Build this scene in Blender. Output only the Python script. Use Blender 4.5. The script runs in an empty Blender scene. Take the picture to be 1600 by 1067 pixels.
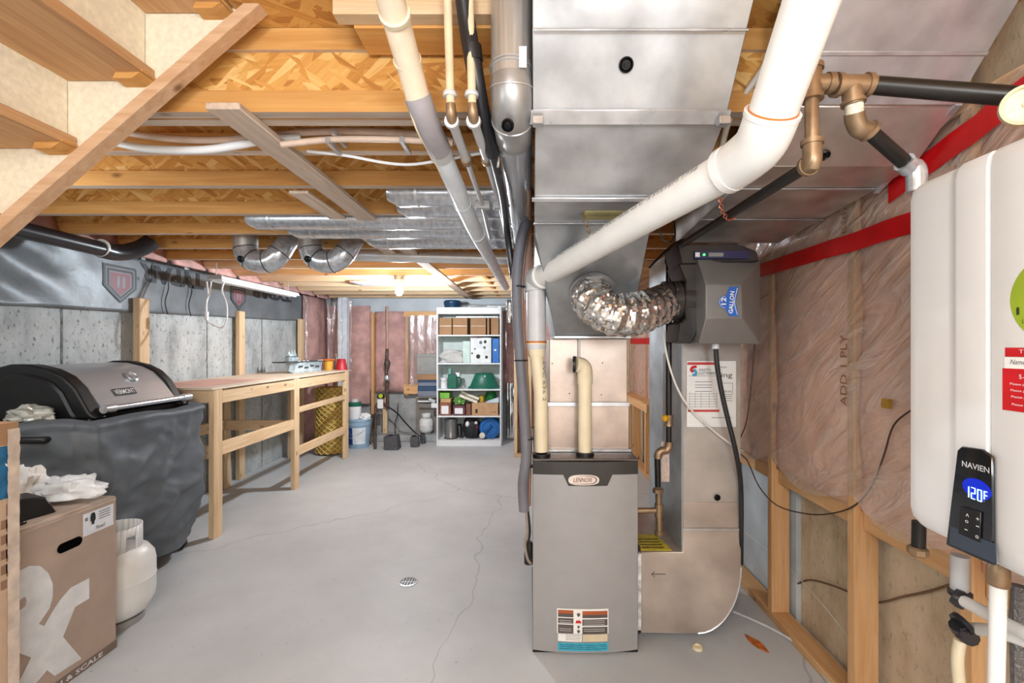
import bpy, bmesh, math, random
from mathutils import Vector, Matrix, noise
random.seed(7)
scene = bpy.context.scene
C = scene.collection
# ---------------------------------------------------------------- camera, world, lights, exposure
H, F, CX, CY = 1.33, 711.0, 828.0, 540.0     # eye height, focal length in px, vanishing point
cam = bpy.data.cameras.new('camera'); cam_o = bpy.data.objects.new('camera', cam); C.objects.link(cam_o)
cam_o.location = (0, 0, H); cam_o.rotation_euler = (math.pi/2, 0, 0)
cam.sensor_width = 36; cam.lens = F/1600*36
cam.shift_x = -(CX-800)/1600; cam.shift_y = (CY-533.5)/1600
cam.clip_start = 0.02
scene.camera = cam_o
w = bpy.data.worlds.new('world'); scene.world = w; w.use_nodes = True
w.node_tree.nodes['Background'].inputs[0].default_value = (0.95, 0.97, 1.0, 1)
w.node_tree.nodes['Background'].inputs[1].default_value = 1.0
vs = scene.view_settings
vs.view_transform = 'Standard'; vs.look = 'None'; vs.gamma = 1; vs.use_curve_mapping = False
vs.exposure = 0.20
scene.cycles.use_adaptive_sampling = True; scene.cycles.adaptive_threshold = 0.025
scene.cycles.caustics_reflective = False; scene.cycles.caustics_refractive = False
scene.cycles.max_bounces = 7; scene.cycles.diffuse_bounces = 4; scene.cycles.glossy_bounces = 3; scene.cycles.transparent_max_bounces = 6
def lamp(name, loc, power, radius, col=(0.86, 0.94, 1.0)):
    l = bpy.data.lights.new(name, 'POINT'); l.energy = power; l.shadow_soft_size = radius; l.color = col
    o = bpy.data.objects.new(name, l); C.objects.link(o); o.location = loc
    return o
lamp('unseen_lamp', (-0.35, -0.75, 1.93), 66, 0.26)       # unseen lamps inferred near the camera, spread out for flatter light
lamp('unseen_lamp', (-1.6, 0.0, 1.75), 36, 0.28)
lamp('unseen_lamp', (0.55, -1.0, 1.6), 60, 0.26)
lamp('unseen_lamp', (-2.05, 1.45, 1.85), 13, 0.22)          # fill lamp added out of frame to lift shadows on the left

def X(px, d): return (px-CX)/F*d
def Z(py, d): return H-(py-CY)/F*d
def P(px, py, d): return Vector((X(px, d), d, Z(py, d)))
# ---------------------------------------------------------------- materials
MATS = {}
def nodes_of(name):
    m = bpy.data.materials.new(name); m.use_nodes = True
    nt = m.node_tree
    return m, nt, nt.nodes['Principled BSDF']
def lin(c):
    if max(c) > 1.0: c = tuple(v/255 for v in c)
    return tuple((v/12.92 if v <= 0.04045 else ((v+0.055)/1.055)**2.4) for v in c[:3])+(1,)
def N(nt, t, **kw):
    n = nt.nodes.new(t)
    for k, v in kw.items(): setattr(n, k, v)
    return n
def mapping(nt, scale=(1, 1, 1), rot=(0, 0, 0), coord='Object'):
    tc = N(nt, 'ShaderNodeTexCoord'); mp = N(nt, 'ShaderNodeMapping')
    mp.inputs['Scale'].default_value = scale; mp.inputs['Rotation'].default_value = rot
    nt.links.new(tc.outputs[coord], mp.inputs['Vector'])
    return mp.outputs['Vector']
def noise_tex(nt, vec, scale, detail=3, rough=0.55, dist=0.0):
    n = N(nt, 'ShaderNodeTexNoise'); n.inputs['Scale'].default_value = scale
    n.inputs['Detail'].default_value = detail; n.inputs['Roughness'].default_value = rough
    n.inputs['Distortion'].default_value = dist
    nt.links.new(vec, n.inputs['Vector']); return n.outputs['Fac']
def ramp(nt, fac, stops):
    r = N(nt, 'ShaderNodeValToRGB'); e = r.color_ramp.elements
    while len(e) < len(stops): e.new(0.5)
    for i, (p, c) in enumerate(stops): e[i].position = p; e[i].color = lin(c)
    nt.links.new(fac, r.inputs['Fac']); return r.outputs['Color']
def bump(nt, bsdf, fac, strength=0.3, dist=0.01):
    b = N(nt, 'ShaderNodeBump'); b.inputs['Strength'].default_value = strength; b.inputs['Distance'].default_value = dist
    nt.links.new(fac, b.inputs['Height']); nt.links.new(b.outputs['Normal'], bsdf.inputs['Normal'])
def mixc(nt, fac, a, b, mode='MIX'):
    m = N(nt, 'ShaderNodeMix', data_type='RGBA', blend_type=mode)
    for s, i in ((fac, 0), (a, 6), (b, 7)):
        if isinstance(s, (float, int)): m.inputs[i].default_value = s
        elif isinstance(s, tuple): m.inputs[i].default_value = lin(s)
        else: nt.links.new(s, m.inputs[i])
    return m.outputs[2]
def plain(name, col, rough=0.5, metal=0.0, var=0.06, nscale=12, bmp=0.0, bscale=60, emit=None, spec=0.5, coat=0.0):
    if name in MATS: return MATS[name]
    m, nt, b = nodes_of(name)
    v = mapping(nt); f = noise_tex(nt, v, nscale)
    c = lin(col)[:3]
    lo = tuple(max(0, x*(1-var*2.2)) for x in c)+(1,); hi = tuple(min(1, x*(1+var*1.6)) for x in c)+(1,)
    r = N(nt, 'ShaderNodeValToRGB'); r.color_ramp.elements[0].position = .3; r.color_ramp.elements[1].position = .7
    r.color_ramp.elements[0].color = lo; r.color_ramp.elements[1].color = hi
    nt.links.new(f, r.inputs['Fac']); nt.links.new(r.outputs['Color'], b.inputs['Base Color'])
    b.inputs['Roughness'].default_value = rough; b.inputs['Metallic'].default_value = metal
    b.inputs['Specular IOR Level'].default_value = spec; b.inputs['Coat Weight'].default_value = coat
    if bmp: bump(nt, b, noise_tex(nt, v, bscale), bmp)
    if emit: b.inputs['Emission Color'].default_value = lin(emit[0]); b.inputs['Emission Strength'].default_value = emit[1]
    MATS[name] = m; return m
def wood(name, dark, light, axis, knots=True, rough=0.65, rand=0.18):
    if name in MATS: return MATS[name]
    m, nt, b = nodes_of(name)
    sc = [26, 26, 26]; sc[axis] = 1.6
    tc = N(nt, 'ShaderNodeTexCoord'); oi = N(nt, 'ShaderNodeObjectInfo')
    add = N(nt, 'ShaderNodeVectorMath', operation='ADD'); sc2 = N(nt, 'ShaderNodeVectorMath', operation='SCALE')
    cmb = N(nt, 'ShaderNodeCombineXYZ')
    for i in range(3): nt.links.new(oi.outputs['Random'], cmb.inputs[i])
    nt.links.new(cmb.outputs[0], sc2.inputs[0]); sc2.inputs['Scale'].default_value = 17.3
    nt.links.new(tc.outputs['Object'], add.inputs[0]); nt.links.new(sc2.outputs[0], add.inputs[1])
    mp = N(nt, 'ShaderNodeMapping'); mp.inputs['Scale'].default_value = sc
    nt.links.new(add.outputs[0], mp.inputs['Vector'])
    g = noise_tex(nt, mp.outputs['Vector'], 1.5, 4, 0.6, 0.8)
    col = ramp(nt, g, [(0.25, dark), (0.75, light)])
    if knots:
        mp2 = N(nt, 'ShaderNodeMapping'); s = [9, 9, 9]; s[axis] = 4.2; mp2.inputs['Scale'].default_value = s
        nt.links.new(add.outputs[0], mp2.inputs['Vector'])
        vo = N(nt, 'ShaderNodeTexVoronoi'); vo.inputs['Scale'].default_value = 1.0
        nt.links.new(mp2.outputs['Vector'], vo.inputs['Vector'])
        kf = N(nt, 'ShaderNodeMapRange'); kf.inputs[1].default_value = 0.04; kf.inputs[2].default_value = 0.13
        kf.inputs[3].default_value = 0.75; kf.inputs[4].default_value = 0.0
        nt.links.new(vo.outputs['Distance'], kf.inputs[0])
        col = mixc(nt, kf.outputs[0], col, (105, 62, 28))
    hs = N(nt, 'ShaderNodeHueSaturation')
    mr = N(nt, 'ShaderNodeMapRange'); mr.inputs[3].default_value = 1-rand; mr.inputs[4].default_value = 1+rand*0.6
    nt.links.new(oi.outputs['Random'], mr.inputs[0]); nt.links.new(mr.outputs[0], hs.inputs['Value'])
    nt.links.new(col, hs.inputs['Color']); nt.links.new(hs.outputs[0], b.inputs['Base Color'])
    b.inputs['Roughness'].default_value = rough; b.inputs['Specular IOR Level'].default_value = 0.3
    bump(nt, b, g, 0.12, 0.004)
    MATS[name] = m; return m
def osb(name, cols, nrm='y', rough=0.7):
    if name in MATS: return MATS[name]
    m, nt, b = nodes_of(name)
    tc = N(nt, 'ShaderNodeTexCoord'); outs = []
    for k, ang in enumerate((0.15, 0.75, -0.6)):
        rot = (0, ang, 0) if nrm == 'y' else (0, 0, ang)
        m1 = N(nt, 'ShaderNodeMapping'); m1.inputs['Rotation'].default_value = rot; m1.inputs['Location'].default_value = (k*3.1, k*1.7, k*2.3)
        nt.links.new(tc.outputs['Object'], m1.inputs['Vector'])
        m2 = N(nt, 'ShaderNodeMapping'); m2.inputs['Scale'].default_value = (9, 42, 42)
        nt.links.new(m1.outputs[0], m2.inputs['Vector'])
        vo = N(nt, 'ShaderNodeTexVoronoi'); vo.inputs['Scale'].default_value = 1.0; nt.links.new(m2.outputs[0], vo.inputs['Vector'])
        sp = N(nt, 'ShaderNodeSeparateColor'); nt.links.new(vo.outputs['Color'], sp.inputs[0])
        m3 = N(nt, 'ShaderNodeMapping'); m3.inputs['Scale'].default_value = (6, 90, 90); nt.links.new(m1.outputs[0], m3.inputs['Vector'])
        g = noise_tex(nt, m3.outputs[0], 2, 2)
        mm = N(nt, 'ShaderNodeMath', operation='MULTIPLY_ADD'); mm.inputs[1].default_value = 0.62; nt.links.new(sp.outputs[0], mm.inputs[0])
        gg = N(nt, 'ShaderNodeMath', operation='MULTIPLY'); gg.inputs[1].default_value = 0.4; nt.links.new(g, gg.inputs[0]); nt.links.new(gg.outputs[0], mm.inputs[2])
        outs.append((mm.outputs[0], sp.outputs[1]))
    def pick(a_, b_, sel, th):
        gt = N(nt, 'ShaderNodeMath', operation='GREATER_THAN'); gt.inputs[1].default_value = th; nt.links.new(sel, gt.inputs[0])
        mx = N(nt, 'ShaderNodeMix'); nt.links.new(gt.outputs[0], mx.inputs[0]); nt.links.new(a_, mx.inputs[2]); nt.links.new(b_, mx.inputs[3]); return mx.outputs[0]
    v = pick(outs[0][0], outs[1][0], outs[1][1], 0.55); v = pick(v, outs[2][0], outs[2][1], 0.62)
    n = len(cols)
    nt.links.new(ramp(nt, v, [(0.12+0.76*i/(n-1), c) for i, c in enumerate(cols)]), b.inputs['Base Color'])
    b.inputs['Roughness'].default_value = rough; b.inputs['Specular IOR Level'].default_value = 0.25
    bump(nt, b, v, 0.15, 0.004)
    MATS[name] = m; return m
def concrete(name, base, dark, light, streak=True, pits=0.5):
    if name in MATS: return MATS[name]
    m, nt, b = nodes_of(name)
    v = mapping(nt, (1, 1, 0.5 if streak else 1))
    f = noise_tex(nt, v, 5, 6, 0.65)
    col = ramp(nt, f, [(0.3, dark), (0.5, base), (0.72, light)])
    vp = mapping(nt, (1, 1, 0.55))
    p = noise_tex(nt, vp, 46, 4, 0.65)
    pf = N(nt, 'ShaderNodeMapRange'); pf.inputs[1].default_value = 0.575; pf.inputs[2].default_value = 0.66
    pf.inputs[3].default_value = 0.0; pf.inputs[4].default_value = pits
    nt.links.new(p, pf.inputs[0])
    col = mixc(nt, pf.outputs[0], col, tuple(int(x*0.42) for x in dark))
    nt.links.new(col, b.inputs['Base Color']); b.inputs['Roughness'].default_value = 0.85
    b.inputs['Specular IOR Level'].default_value = 0.2
    bump(nt, b, p, 0.35, 0.006)
    MATS[name] = m; return m
def galv(name, col, rough=0.3, scale=9, var=0.12, brush=None, metal=0.62):
    if name in MATS: return MATS[name]
    m, nt, b = nodes_of(name)
    v = mapping(nt, brush or (1, 1, 1)); vo = N(nt, 'ShaderNodeTexNoise'); vo.inputs['Scale'].default_value = scale
    vo.inputs['Detail'].default_value = 5; nt.links.new(v, vo.inputs['Vector'])
    c = col; lo = tuple(int(x*(1-var)) for x in c); hi = tuple(min(255, int(x*(1+var*0.6))) for x in c)
    nt.links.new(ramp(nt, vo.outputs['Fac'], [(0.3, lo), (0.7, hi)]), b.inputs['Base Color'])
    b.inputs['Metallic'].default_value = metal
    rr = N(nt, 'ShaderNodeMapRange'); rr.inputs[3].default_value = rough*0.8; rr.inputs[4].default_value = rough*1.35
    nt.links.new(vo.outputs['Fac'], rr.inputs[0]); nt.links.new(rr.outputs[0], b.inputs['Roughness'])
    f = noise_tex(nt, mapping(nt), 2.6, 1); bump(nt, b, f, 0.25, 0.05)
    MATS[name] = m; return m
def film(name, tint, opac=0.25, gloss=0.12, stretch=(1, 2.2, 5), rough=0.12, wr=0.6, rot=(0, 0, 0)):
    if name in MATS: return MATS[name]
    m = bpy.data.materials.new(name); m.use_nodes = True; nt = m.node_tree; nt.nodes.clear()
    out = N(nt, 'ShaderNodeOutputMaterial')
    tr = N(nt, 'ShaderNodeBsdfTransparent'); df = N(nt, 'ShaderNodeBsdfDiffuse'); df.inputs[0].default_value = lin(tint)
    gl = N(nt, 'ShaderNodeBsdfGlossy'); gl.inputs['Roughness'].default_value = rough
    tcx = mapping(nt, (1, 1, 1), rot); mp2 = N(nt, 'ShaderNodeMapping'); mp2.inputs['Scale'].default_value = stretch; nt.links.new(tcx, mp2.inputs['Vector']); v = mp2.outputs['Vector']; f = noise_tex(nt, v, 2.2, 5, 0.55, 1.2)
    bp = N(nt, 'ShaderNodeBump'); bp.inputs['Strength'].default_value = wr; bp.inputs['Distance'].default_value = 0.05
    nt.links.new(f, bp.inputs['Height'])
    for n in (df, gl): nt.links.new(bp.outputs['Normal'], n.inputs['Normal'])
    m1 = N(nt, 'ShaderNodeMixShader'); m2 = N(nt, 'ShaderNodeMixShader')
    mr = N(nt, 'ShaderNodeMapRange'); mr.inputs[1].default_value = 0.35; mr.inputs[2].default_value = 0.7
    mr.inputs[3].default_value = opac*0.5; mr.inputs[4].default_value = opac*1.5
    nt.links.new(f, mr.inputs[0]); nt.links.new(mr.outputs[0], m1.inputs[0])
    nt.links.new(tr.outputs[0], m1.inputs[1]); nt.links.new(df.outputs[0], m1.inputs[2])
    lw = N(nt, 'ShaderNodeLayerWeight'); lw.inputs[0].default_value = 0.3
    nt.links.new(bp.outputs['Normal'], lw.inputs['Normal'])
    mg = N(nt, 'ShaderNodeMath', operation='MULTIPLY_ADD'); mg.inputs[1].default_value = gloss; mg.inputs[2].default_value = gloss*0.6
    nt.links.new(lw.outputs['Facing'], mg.inputs[0]); nt.links.new(mg.outputs[0], m2.inputs[0])
    nt.links.new(m1.outputs[0], m2.inputs[1]); nt.links.new(gl.outputs[0], m2.inputs[2])
    nt.links.new(m2.outputs[0], out.inputs[0])
    MATS[name] = m; return m

PINE = [wood('pine_'+a, (206, 170, 128), (234, 208, 172), i) for i, a in enumerate('xyz')]
GOLD = [wood('gold_lumber_'+a, (212, 158, 104), (236, 192, 142), i) for i, a in enumerate('xyz')]
GREYW = [wood('pale_wood_'+a, (186, 160, 140), (226, 208, 190), i) for i, a in enumerate('xyz')]
FLANGE = wood('joist_flange', (198, 138, 72), (224, 172, 104), 0, rand=0.08)
WEB = osb('osb_web', [(168, 108, 50), (206, 146, 74), (220, 166, 92), (238, 198, 130)])
SUBF = osb('osb_subfloor', [(168, 112, 56), (206, 150, 80), (226, 178, 104)], 'z')
FLOOR = None
def make_floor_mat():
    m, nt, b = nodes_of('painted_floor')
    v = mapping(nt)
    f = noise_tex(nt, v, 1.6, 6, 0.6); c = ramp(nt, f, [(0.3, (184, 188, 192)), (0.7, (204, 207, 210))])
    f2 = noise_tex(nt, v, 40, 2, 0.5)
    mr = N(nt, 'ShaderNodeMapRange'); mr.inputs[1].default_value = 0.70; mr.inputs[2].default_value = 0.76
    mr.inputs[3].default_value = 0; mr.inputs[4].default_value = 0.5; nt.links.new(f2, mr.inputs[0])
    c = mixc(nt, mr.outputs[0], c, (128, 128, 126))
    # thin wandering cracks
    vv = N(nt, 'ShaderNodeTexNoise'); vv.inputs['Scale'].default_value = 3.0; nt.links.new(v, vv.inputs['Vector'])
    ad = N(nt, 'ShaderNodeVectorMath', operation='MULTIPLY_ADD'); ad.inputs[1].default_value = (0.35, 0.35, 0)
    nt.links.new(vv.outputs['Color'], ad.inputs[0]); nt.links.new(v, ad.inputs[2])
    vo = N(nt, 'ShaderNodeTexVoronoi', feature='DISTANCE_TO_EDGE'); vo.inputs['Scale'].default_value = 0.34
    nt.links.new(ad.outputs[0], vo.inputs['Vector'])
    m3 = N(nt, 'ShaderNodeMapRange'); m3.inputs[1].default_value = 0.0; m3.inputs[2].default_value = 0.0022
    m3.inputs[3].default_value = 0.45; m3.inputs[4].default_value = 0.0; nt.links.new(vo.outputs['Distance'], m3.inputs[0])
    c = mixc(nt, m3.outputs[0], c, (120, 120, 120))
    nt.links.new(c, b.inputs['Base Color']); b.inputs['Roughness'].default_value = 0.5
    b.inputs['Specular IOR Level'].default_value = 0.35
    bump(nt, b, f, 0.05, 0.02)
    return m
FLOOR = make_floor_mat()
CONC_L = concrete('poured_concrete', (180, 185, 186), (140, 146, 147), (204, 209, 210), pits=0.7)
CONC_R = concrete('tan_concrete', (206, 186, 158), (172, 150, 122), (222, 206, 180), pits=0.3)
CONC_B = concrete('block_concrete', (170, 172, 172), (140, 142, 142), (190, 192, 192), False, 0.2)
PINK = plain('pink_insulation', (206, 164, 158), 0.95, var=0.12, nscale=7, bmp=0.4, bscale=14, spec=0.1)
PEACH = plain('peach_insulation', (240, 188, 160), 0.95, var=0.10, nscale=6, bmp=0.4, bscale=14, spec=0.1)
FILM = film('vapour_film', (244, 226, 214), 0.30, 0.20, (1, 1.3, 4.5), 0.16, 0.9, (0.6, 0, 0))
FILM2 = film('clear_film', (235, 228, 230), 0.12, 0.26, (3, 3, 0.8))
GALV = galv('galvanised_duct', (196, 197, 199), 0.34)
GALVW = galv('galv_warm_reflection', (206, 196, 188), 0.3, metal=0.72)  # warm reflection on the return duct put into its metal colour
GALVB = galv('galvanised_blue', (196, 206, 212), 0.34)
CHROME = galv('shiny_pipe', (206, 210, 216), 0.2, 6, brush=(8, 0.6, 8))
BRUSH = galv('brushed_pipe', (196, 194, 190), 0.32, 6, brush=(14, 14, 0.6))
CLEAT = galv('duct_cleat', (206, 206, 208), 0.28, 14)
FOIL = galv('crinkled_foil', (226, 224, 222), 0.18, 30, metal=0.95)
TANMET = galv('tan_boot_metal', (200, 188, 178), 0.45, 5, metal=0.75)
PVC = plain('white_pvc', (236, 234, 230), 0.35, var=0.02)
CREAM = plain('cream_pvc', (236, 222, 190), 0.38, var=0.03)
GPVC = plain('grey_pvc', (206, 206, 208), 0.35, var=0.03)
ORANGE = plain('orange_primer', (196, 110, 30), 0.4)
BLACK = plain('black_plastic', (22, 22, 24), 0.4)
BLACKG = plain('black_gloss', (14, 14, 16), 0.15)
ABS = plain('black_abs', (38, 38, 42), 0.3)
IRON = plain('black_iron', (52, 50, 48), 0.35, metal=0.6)
BRONZE = galv('bronze_fitting', (158, 132, 104), 0.38, 30)
WHITE = plain('white_paint', (240, 241, 243), 0.35, var=0.015)
ENAMEL = plain('white_enamel', (240, 240, 240), 0.22, var=0.008, coat=0.4)
RED = plain('red_tape', (206, 22, 26), 0.3, var=0.08)
INK = plain('black_ink', (28, 28, 30), 0.6, var=0.0)
INKG = plain('grey_ink', (120, 122, 126), 0.6, var=0.0)
PAPER = plain('white_paper', (244, 243, 240), 0.6, var=0.01)
CARD = plain('cardboard', (178, 158, 144), 0.8, var=0.05, nscale=5, bmp=0.1, bscale=200)
CARDD = plain('brown_cardboard', (168, 128, 92), 0.8, var=0.06, nscale=5)
STEEL = galv('stainless_hood', (186, 188, 192), 0.3, 5, 0.025, brush=(60, 0.6, 60), metal=0.5)
TAPE = plain('packing_tape', (206, 190, 172), 0.15, var=0.05)
# ---------------------------------------------------------------- mesh builder
ORG = {}
class MB:
    def __init__(s): s.v = []; s.f = []; s.m = []; s.cur = 0; s.M = None
    def add(s, vs, fs):
        k = len(s.v)
        for p in vs:
            p = Vector(p); s.v.append(tuple(s.M @ p) if s.M else tuple(p))
        for f in fs: s.f.append(tuple(i+k for i in f)); s.m.append(s.cur)
        return s
    def box(s, x0, x1, y0, y1, z0, z1):
        return s.add([(x0,y0,z0),(x1,y0,z0),(x1,y1,z0),(x0,y1,z0),(x0,y0,z1),(x1,y0,z1),(x1,y1,z1),(x0,y1,z1)],
                     [(0,3,2,1),(4,5,6,7),(0,1,5,4),(1,2,6,5),(2,3,7,6),(3,0,4,7)])
    def hexa(s, lo, hi):      # two quads, lower and upper
        return s.add(list(lo)+list(hi), [(0,3,2,1),(4,5,6,7),(0,1,5,4),(1,2,6,5),(2,3,7,6),(3,0,4,7)])
    def prism(s, poly, off):  # poly: list of 3d points, off: extrusion vector
        n = len(poly); off = Vector(off)
        vs = [Vector(p) for p in poly]+[Vector(p)+off for p in poly]
        fs = [tuple(range(n))[::-1], tuple(range(n, 2*n))]+[(i, (i+1) % n, n+(i+1) % n, n+i) for i in range(n)]
        return s.add(vs, fs)
    def cyl(s, p0, p1, r, r1=None, n=16, cap=True):
        return s.tube([p0, p1], [r, r if r1 is None else r1], n, cap)
    def tube(s, path, r, n=12, cap=True, smooth=0, squash=None):
        path = [Vector(p) for p in path]
        rs = list(r) if isinstance(r, (list, tuple)) else [r]*len(path)
        if smooth and len(path) > 2:
            np_, nr = [], []
            for i in range(len(path)-1):
                p0 = path[max(i-1, 0)]; p1 = path[i]; p2 = path[i+1]; p3 = path[min(i+2, len(path)-1)]
                for k in range(smooth):
                    t = k/smooth
                    np_.append(0.5*((2*p1)+(p2-p0)*t+(2*p0-5*p1+4*p2-p3)*t*t+(3*p1-p0-3*p2+p3)*t**3))
                    nr.append(rs[i]+(rs[i+1]-rs[i])*t)
            np_.append(path[-1]); nr.append(rs[-1]); path, rs = np_, nr
        m = len(path); T = []
        for i in range(m):
            a = path[max(i-1, 0)]; b = path[min(i+1, m-1)]
            t = (b-a); T.append(t.normalized() if t.length > 1e-9 else Vector((0, 0, 1)))
        up = Vector((0, 0, 1)) if abs(T[0].z) < 0.9 else Vector((0, 1, 0))
        u = (up-T[0]*up.dot(T[0])).normalized(); vs, fs = [], []
        for i in range(m):
            u = u-T[i]*u.dot(T[i]); u.normalize(); w_ = T[i].cross(u)
            a, b = (squash or (1, 1))
            for k in range(n):
                an = 2*math.pi*k/n
                vs.append(path[i]+(u*math.cos(an)*a+w_*math.sin(an)*b)*rs[i])
        for i in range(m-1):
            for k in range(n):
                fs.append((i*n+k, i*n+(k+1) % n, (i+1)*n+(k+1) % n, (i+1)*n+k))
        if cap: fs.append(tuple(range(n))[::-1]); fs.append(tuple((m-1)*n+k for k in range(n)))
        return s.add(vs, fs)
    def lathe(s, c, prof, n=20, axis=(0, 0, 1)):   # prof: (r, t) along the axis
        ax = Vector(axis).normalized(); c = Vector(c)
        return s.tube_prof(c, ax, prof, n)
    def tube_prof(s, c, ax, prof, n):
        up = Vector((0, 0, 1)) if abs(ax.z) < 0.9 else Vector((1, 0, 0))
        u = (up-ax*up.dot(ax)).normalized(); w_ = ax.cross(u); vs, fs = [], []
        for r, t in prof:
            for k in range(n):
                an = 2*math.pi*k/n; vs.append(c+ax*t+(u*math.cos(an)+w_*math.sin(an))*max(r, 1e-4))
        for i in range(len(prof)-1):
            for k in range(n): fs.append((i*n+k, i*n+(k+1) % n, (i+1)*n+(k+1) % n, (i+1)*n+k))
        fs.append(tuple(range(n))[::-1]); fs.append(tuple((len(prof)-1)*n+k for k in range(n)))
        return s.add(vs, fs)
    def grid(s, fn, nu, nv, closed_u=False):
        vs = [fn(i/nu, j/nv) for j in range(nv+1) for i in range(nu+1)]
        fs = [(j*(nu+1)+i, j*(nu+1)+i+1, (j+1)*(nu+1)+i+1, (j+1)*(nu+1)+i) for j in range(nv) for i in range(nu)]
        return s.add(vs, fs)
    def blob(s, c, rx, ry, rz, nu=16, nv=10, amp=0.0, sc=3.0):
        c = Vector(c); vs, fs = [], []
        for j in range(nv+1):
            ph = math.pi*j/nv
            for i in range(nu):
                th = 2*math.pi*i/nu
                p = Vector((math.sin(ph)*math.cos(th), math.sin(ph)*math.sin(th), -math.cos(ph)))
                k = 1+amp*noise.noise(p*sc+c*7)
                vs.append(c+Vector((p.x*rx, p.y*ry, p.z*rz))*k)
        for j in range(nv):
            for i in range(nu): fs.append((j*nu+i, j*nu+(i+1) % nu, (j+1)*nu+(i+1) % nu, (j+1)*nu+i))
        return s.add(vs, fs)
    def quad(s, o, r, u, w, h, dx=0, dy=0):       # flat rectangle on a plane o + r*x + u*y
        o, r, u = Vector(o), Vector(r), Vector(u); p = o+r*dx+u*dy
        return s.add([p, p+r*w, p+r*w+u*h, p+u*h], [(0, 1, 2, 3)])
    def text(s, txt, o, r, u, height, width=None, fn=None, shear=0, bold=0):
        vs, fs = text_mesh(txt, shear, bold)
        if not vs: return s
        x0 = min(p[0] for p in vs); x1 = max(p[0] for p in vs); y0 = min(p[1] for p in vs); y1 = max(p[1] for p in vs)
        k = height/max(y1-y0, 1e-6); kx = k if width is None else width/max(x1-x0, 1e-6)
        pts = [((p[0]-x0)*kx, (p[1]-y0)*k) for p in vs]
        if fn: return s.add([fn(a, b) for a, b in pts], fs)
        o, r, u = Vector(o), Vector(r), Vector(u)
        return s.add([o+r*a+u*b for a, b in pts], fs)
    def build(s, name, mats, parent=None, bevel=0, seg=1, angle=35, org=None, smooth=True, recalc=True, solid=0, sub=0):
        me = bpy.data.meshes.new(name)
        if parent is not None: o0 = ORG[parent.name]
        elif org is not None: o0 = Vector(org)
        else:
            xs = [p[0] for p in s.v]; ys = [p[1] for p in s.v]; zs = [p[2] for p in s.v]
            o0 = Vector(((min(xs)+max(xs))/2, (min(ys)+max(ys))/2, min(zs)))
        me.from_pydata([tuple(Vector(p)-o0) for p in s.v], [], s.f)
        if recalc:
            bm = bmesh.new(); bm.from_mesh(me); bmesh.ops.recalc_face_normals(bm, faces=bm.faces); bm.to_mesh(me); bm.free()
        mats = mats if isinstance(mats, (list, tuple)) else [mats]
        for m in mats: me.materials.append(m)
        me.polygons.foreach_set('material_index', s.m)
        if smooth:
            me.polygons.foreach_set('use_smooth', [True]*len(me.polygons))
            me.set_sharp_from_angle(angle=math.radians(angle))
        me.update()
        o = bpy.data.objects.new(name, me); C.objects.link(o)
        if parent is not None: o.parent = parent
        else: o.location = o0
        ORG[o.name] = o0
        if solid: md = o.modifiers.new('thickness', 'SOLIDIFY'); md.thickness = solid; md.offset = 0
        if bevel: md = o.modifiers.new('bevel', 'BEVEL'); md.width = bevel; md.segments = seg; md.limit_method = 'ANGLE'
        if sub: md = o.modifiers.new('sub', 'SUBSURF'); md.levels = sub; md.render_levels = sub
        return o
_TX = {}
def text_mesh(t, shear=0, bold=0):
    key = (t, shear, bold)
    if key in _TX: return _TX[key]
    cu = bpy.data.curves.new('t', 'FONT'); cu.body = t; cu.size = 1; cu.resolution_u = 2; cu.shear = shear; cu.offset = bold
    o = bpy.data.objects.new('t', cu); C.objects.link(o)
    bpy.context.view_layer.update()
    dg = bpy.context.evaluated_depsgraph_get(); me = o.evaluated_get(dg).to_mesh()
    r = ([tuple(v.co) for v in me.vertices], [tuple(p.vertices) for p in me.polygons])
    o.evaluated_get(dg).to_mesh_clear(); bpy.data.objects.remove(o); bpy.data.curves.remove(cu)
    _TX[key] = r; return r
def tag(o, label=None, cat=None, group=None, kind=None):
    if label: o['label'] = label
    if cat: o['category'] = cat
    if group: o['group'] = group
    if kind: o['kind'] = kind
    return o
def thing(name, label, cat, loc, group=None):
    o = bpy.data.objects.new(name, None); C.objects.link(o); o.location = loc; o.empty_display_size = 0.05
    ORG[o.name] = Vector(loc); return tag(o, label, cat, group)
def node(name, parent):     # an empty part holding sub-parts
    o = bpy.data.objects.new(name, None); C.objects.link(o); o.parent = parent; o.empty_display_size = 0.05
    ORG[o.name] = ORG[parent.name].copy(); return o
def inst(name, me, parent, loc):
    o = bpy.data.objects.new(name, me); C.objects.link(o); o.parent = parent; o.location = Vector(loc)-ORG[parent.name]
    ORG[o.name] = Vector(loc); return o
def bx(name, mat, parent, x0, x1, y0, y1, z0, z1, bevel=0.0, seg=1):
    return MB().box(x0, x1, y0, y1, z0, z1).build(name, mat, parent, bevel=bevel, seg=seg)
def n1(x, y=0, z=0): return noise.noise(Vector((x, y, z)))
def hoop(parent, c, ax, R, r, mat, name='crimp_ring'):
    c, ax = Vector(c), Vector(ax).normalized(); up = Vector((0, 0, 1)) if abs(ax.z) < 0.9 else Vector((1, 0, 0))
    u = (up-ax*up.dot(ax)).normalized(); w_ = ax.cross(u)
    return MB().tube([c+(u*math.cos(2*math.pi*i/32)+w_*math.sin(2*math.pi*i/32))*R for i in range(33)], r, 6, cap=False).build(name, mat, parent)
CEIL = 2.0                                # underside of the joists
# ================================================================ SETTING
fl = MB().grid(lambda u, v: (-3.1+u*4.6, -2.6+v*9.4, 0), 8, 8).build('floor', FLOOR); tag(fl, 'grey painted concrete basement floor', kind='structure')
fl.data.transform(Matrix.Identity(4))
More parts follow.
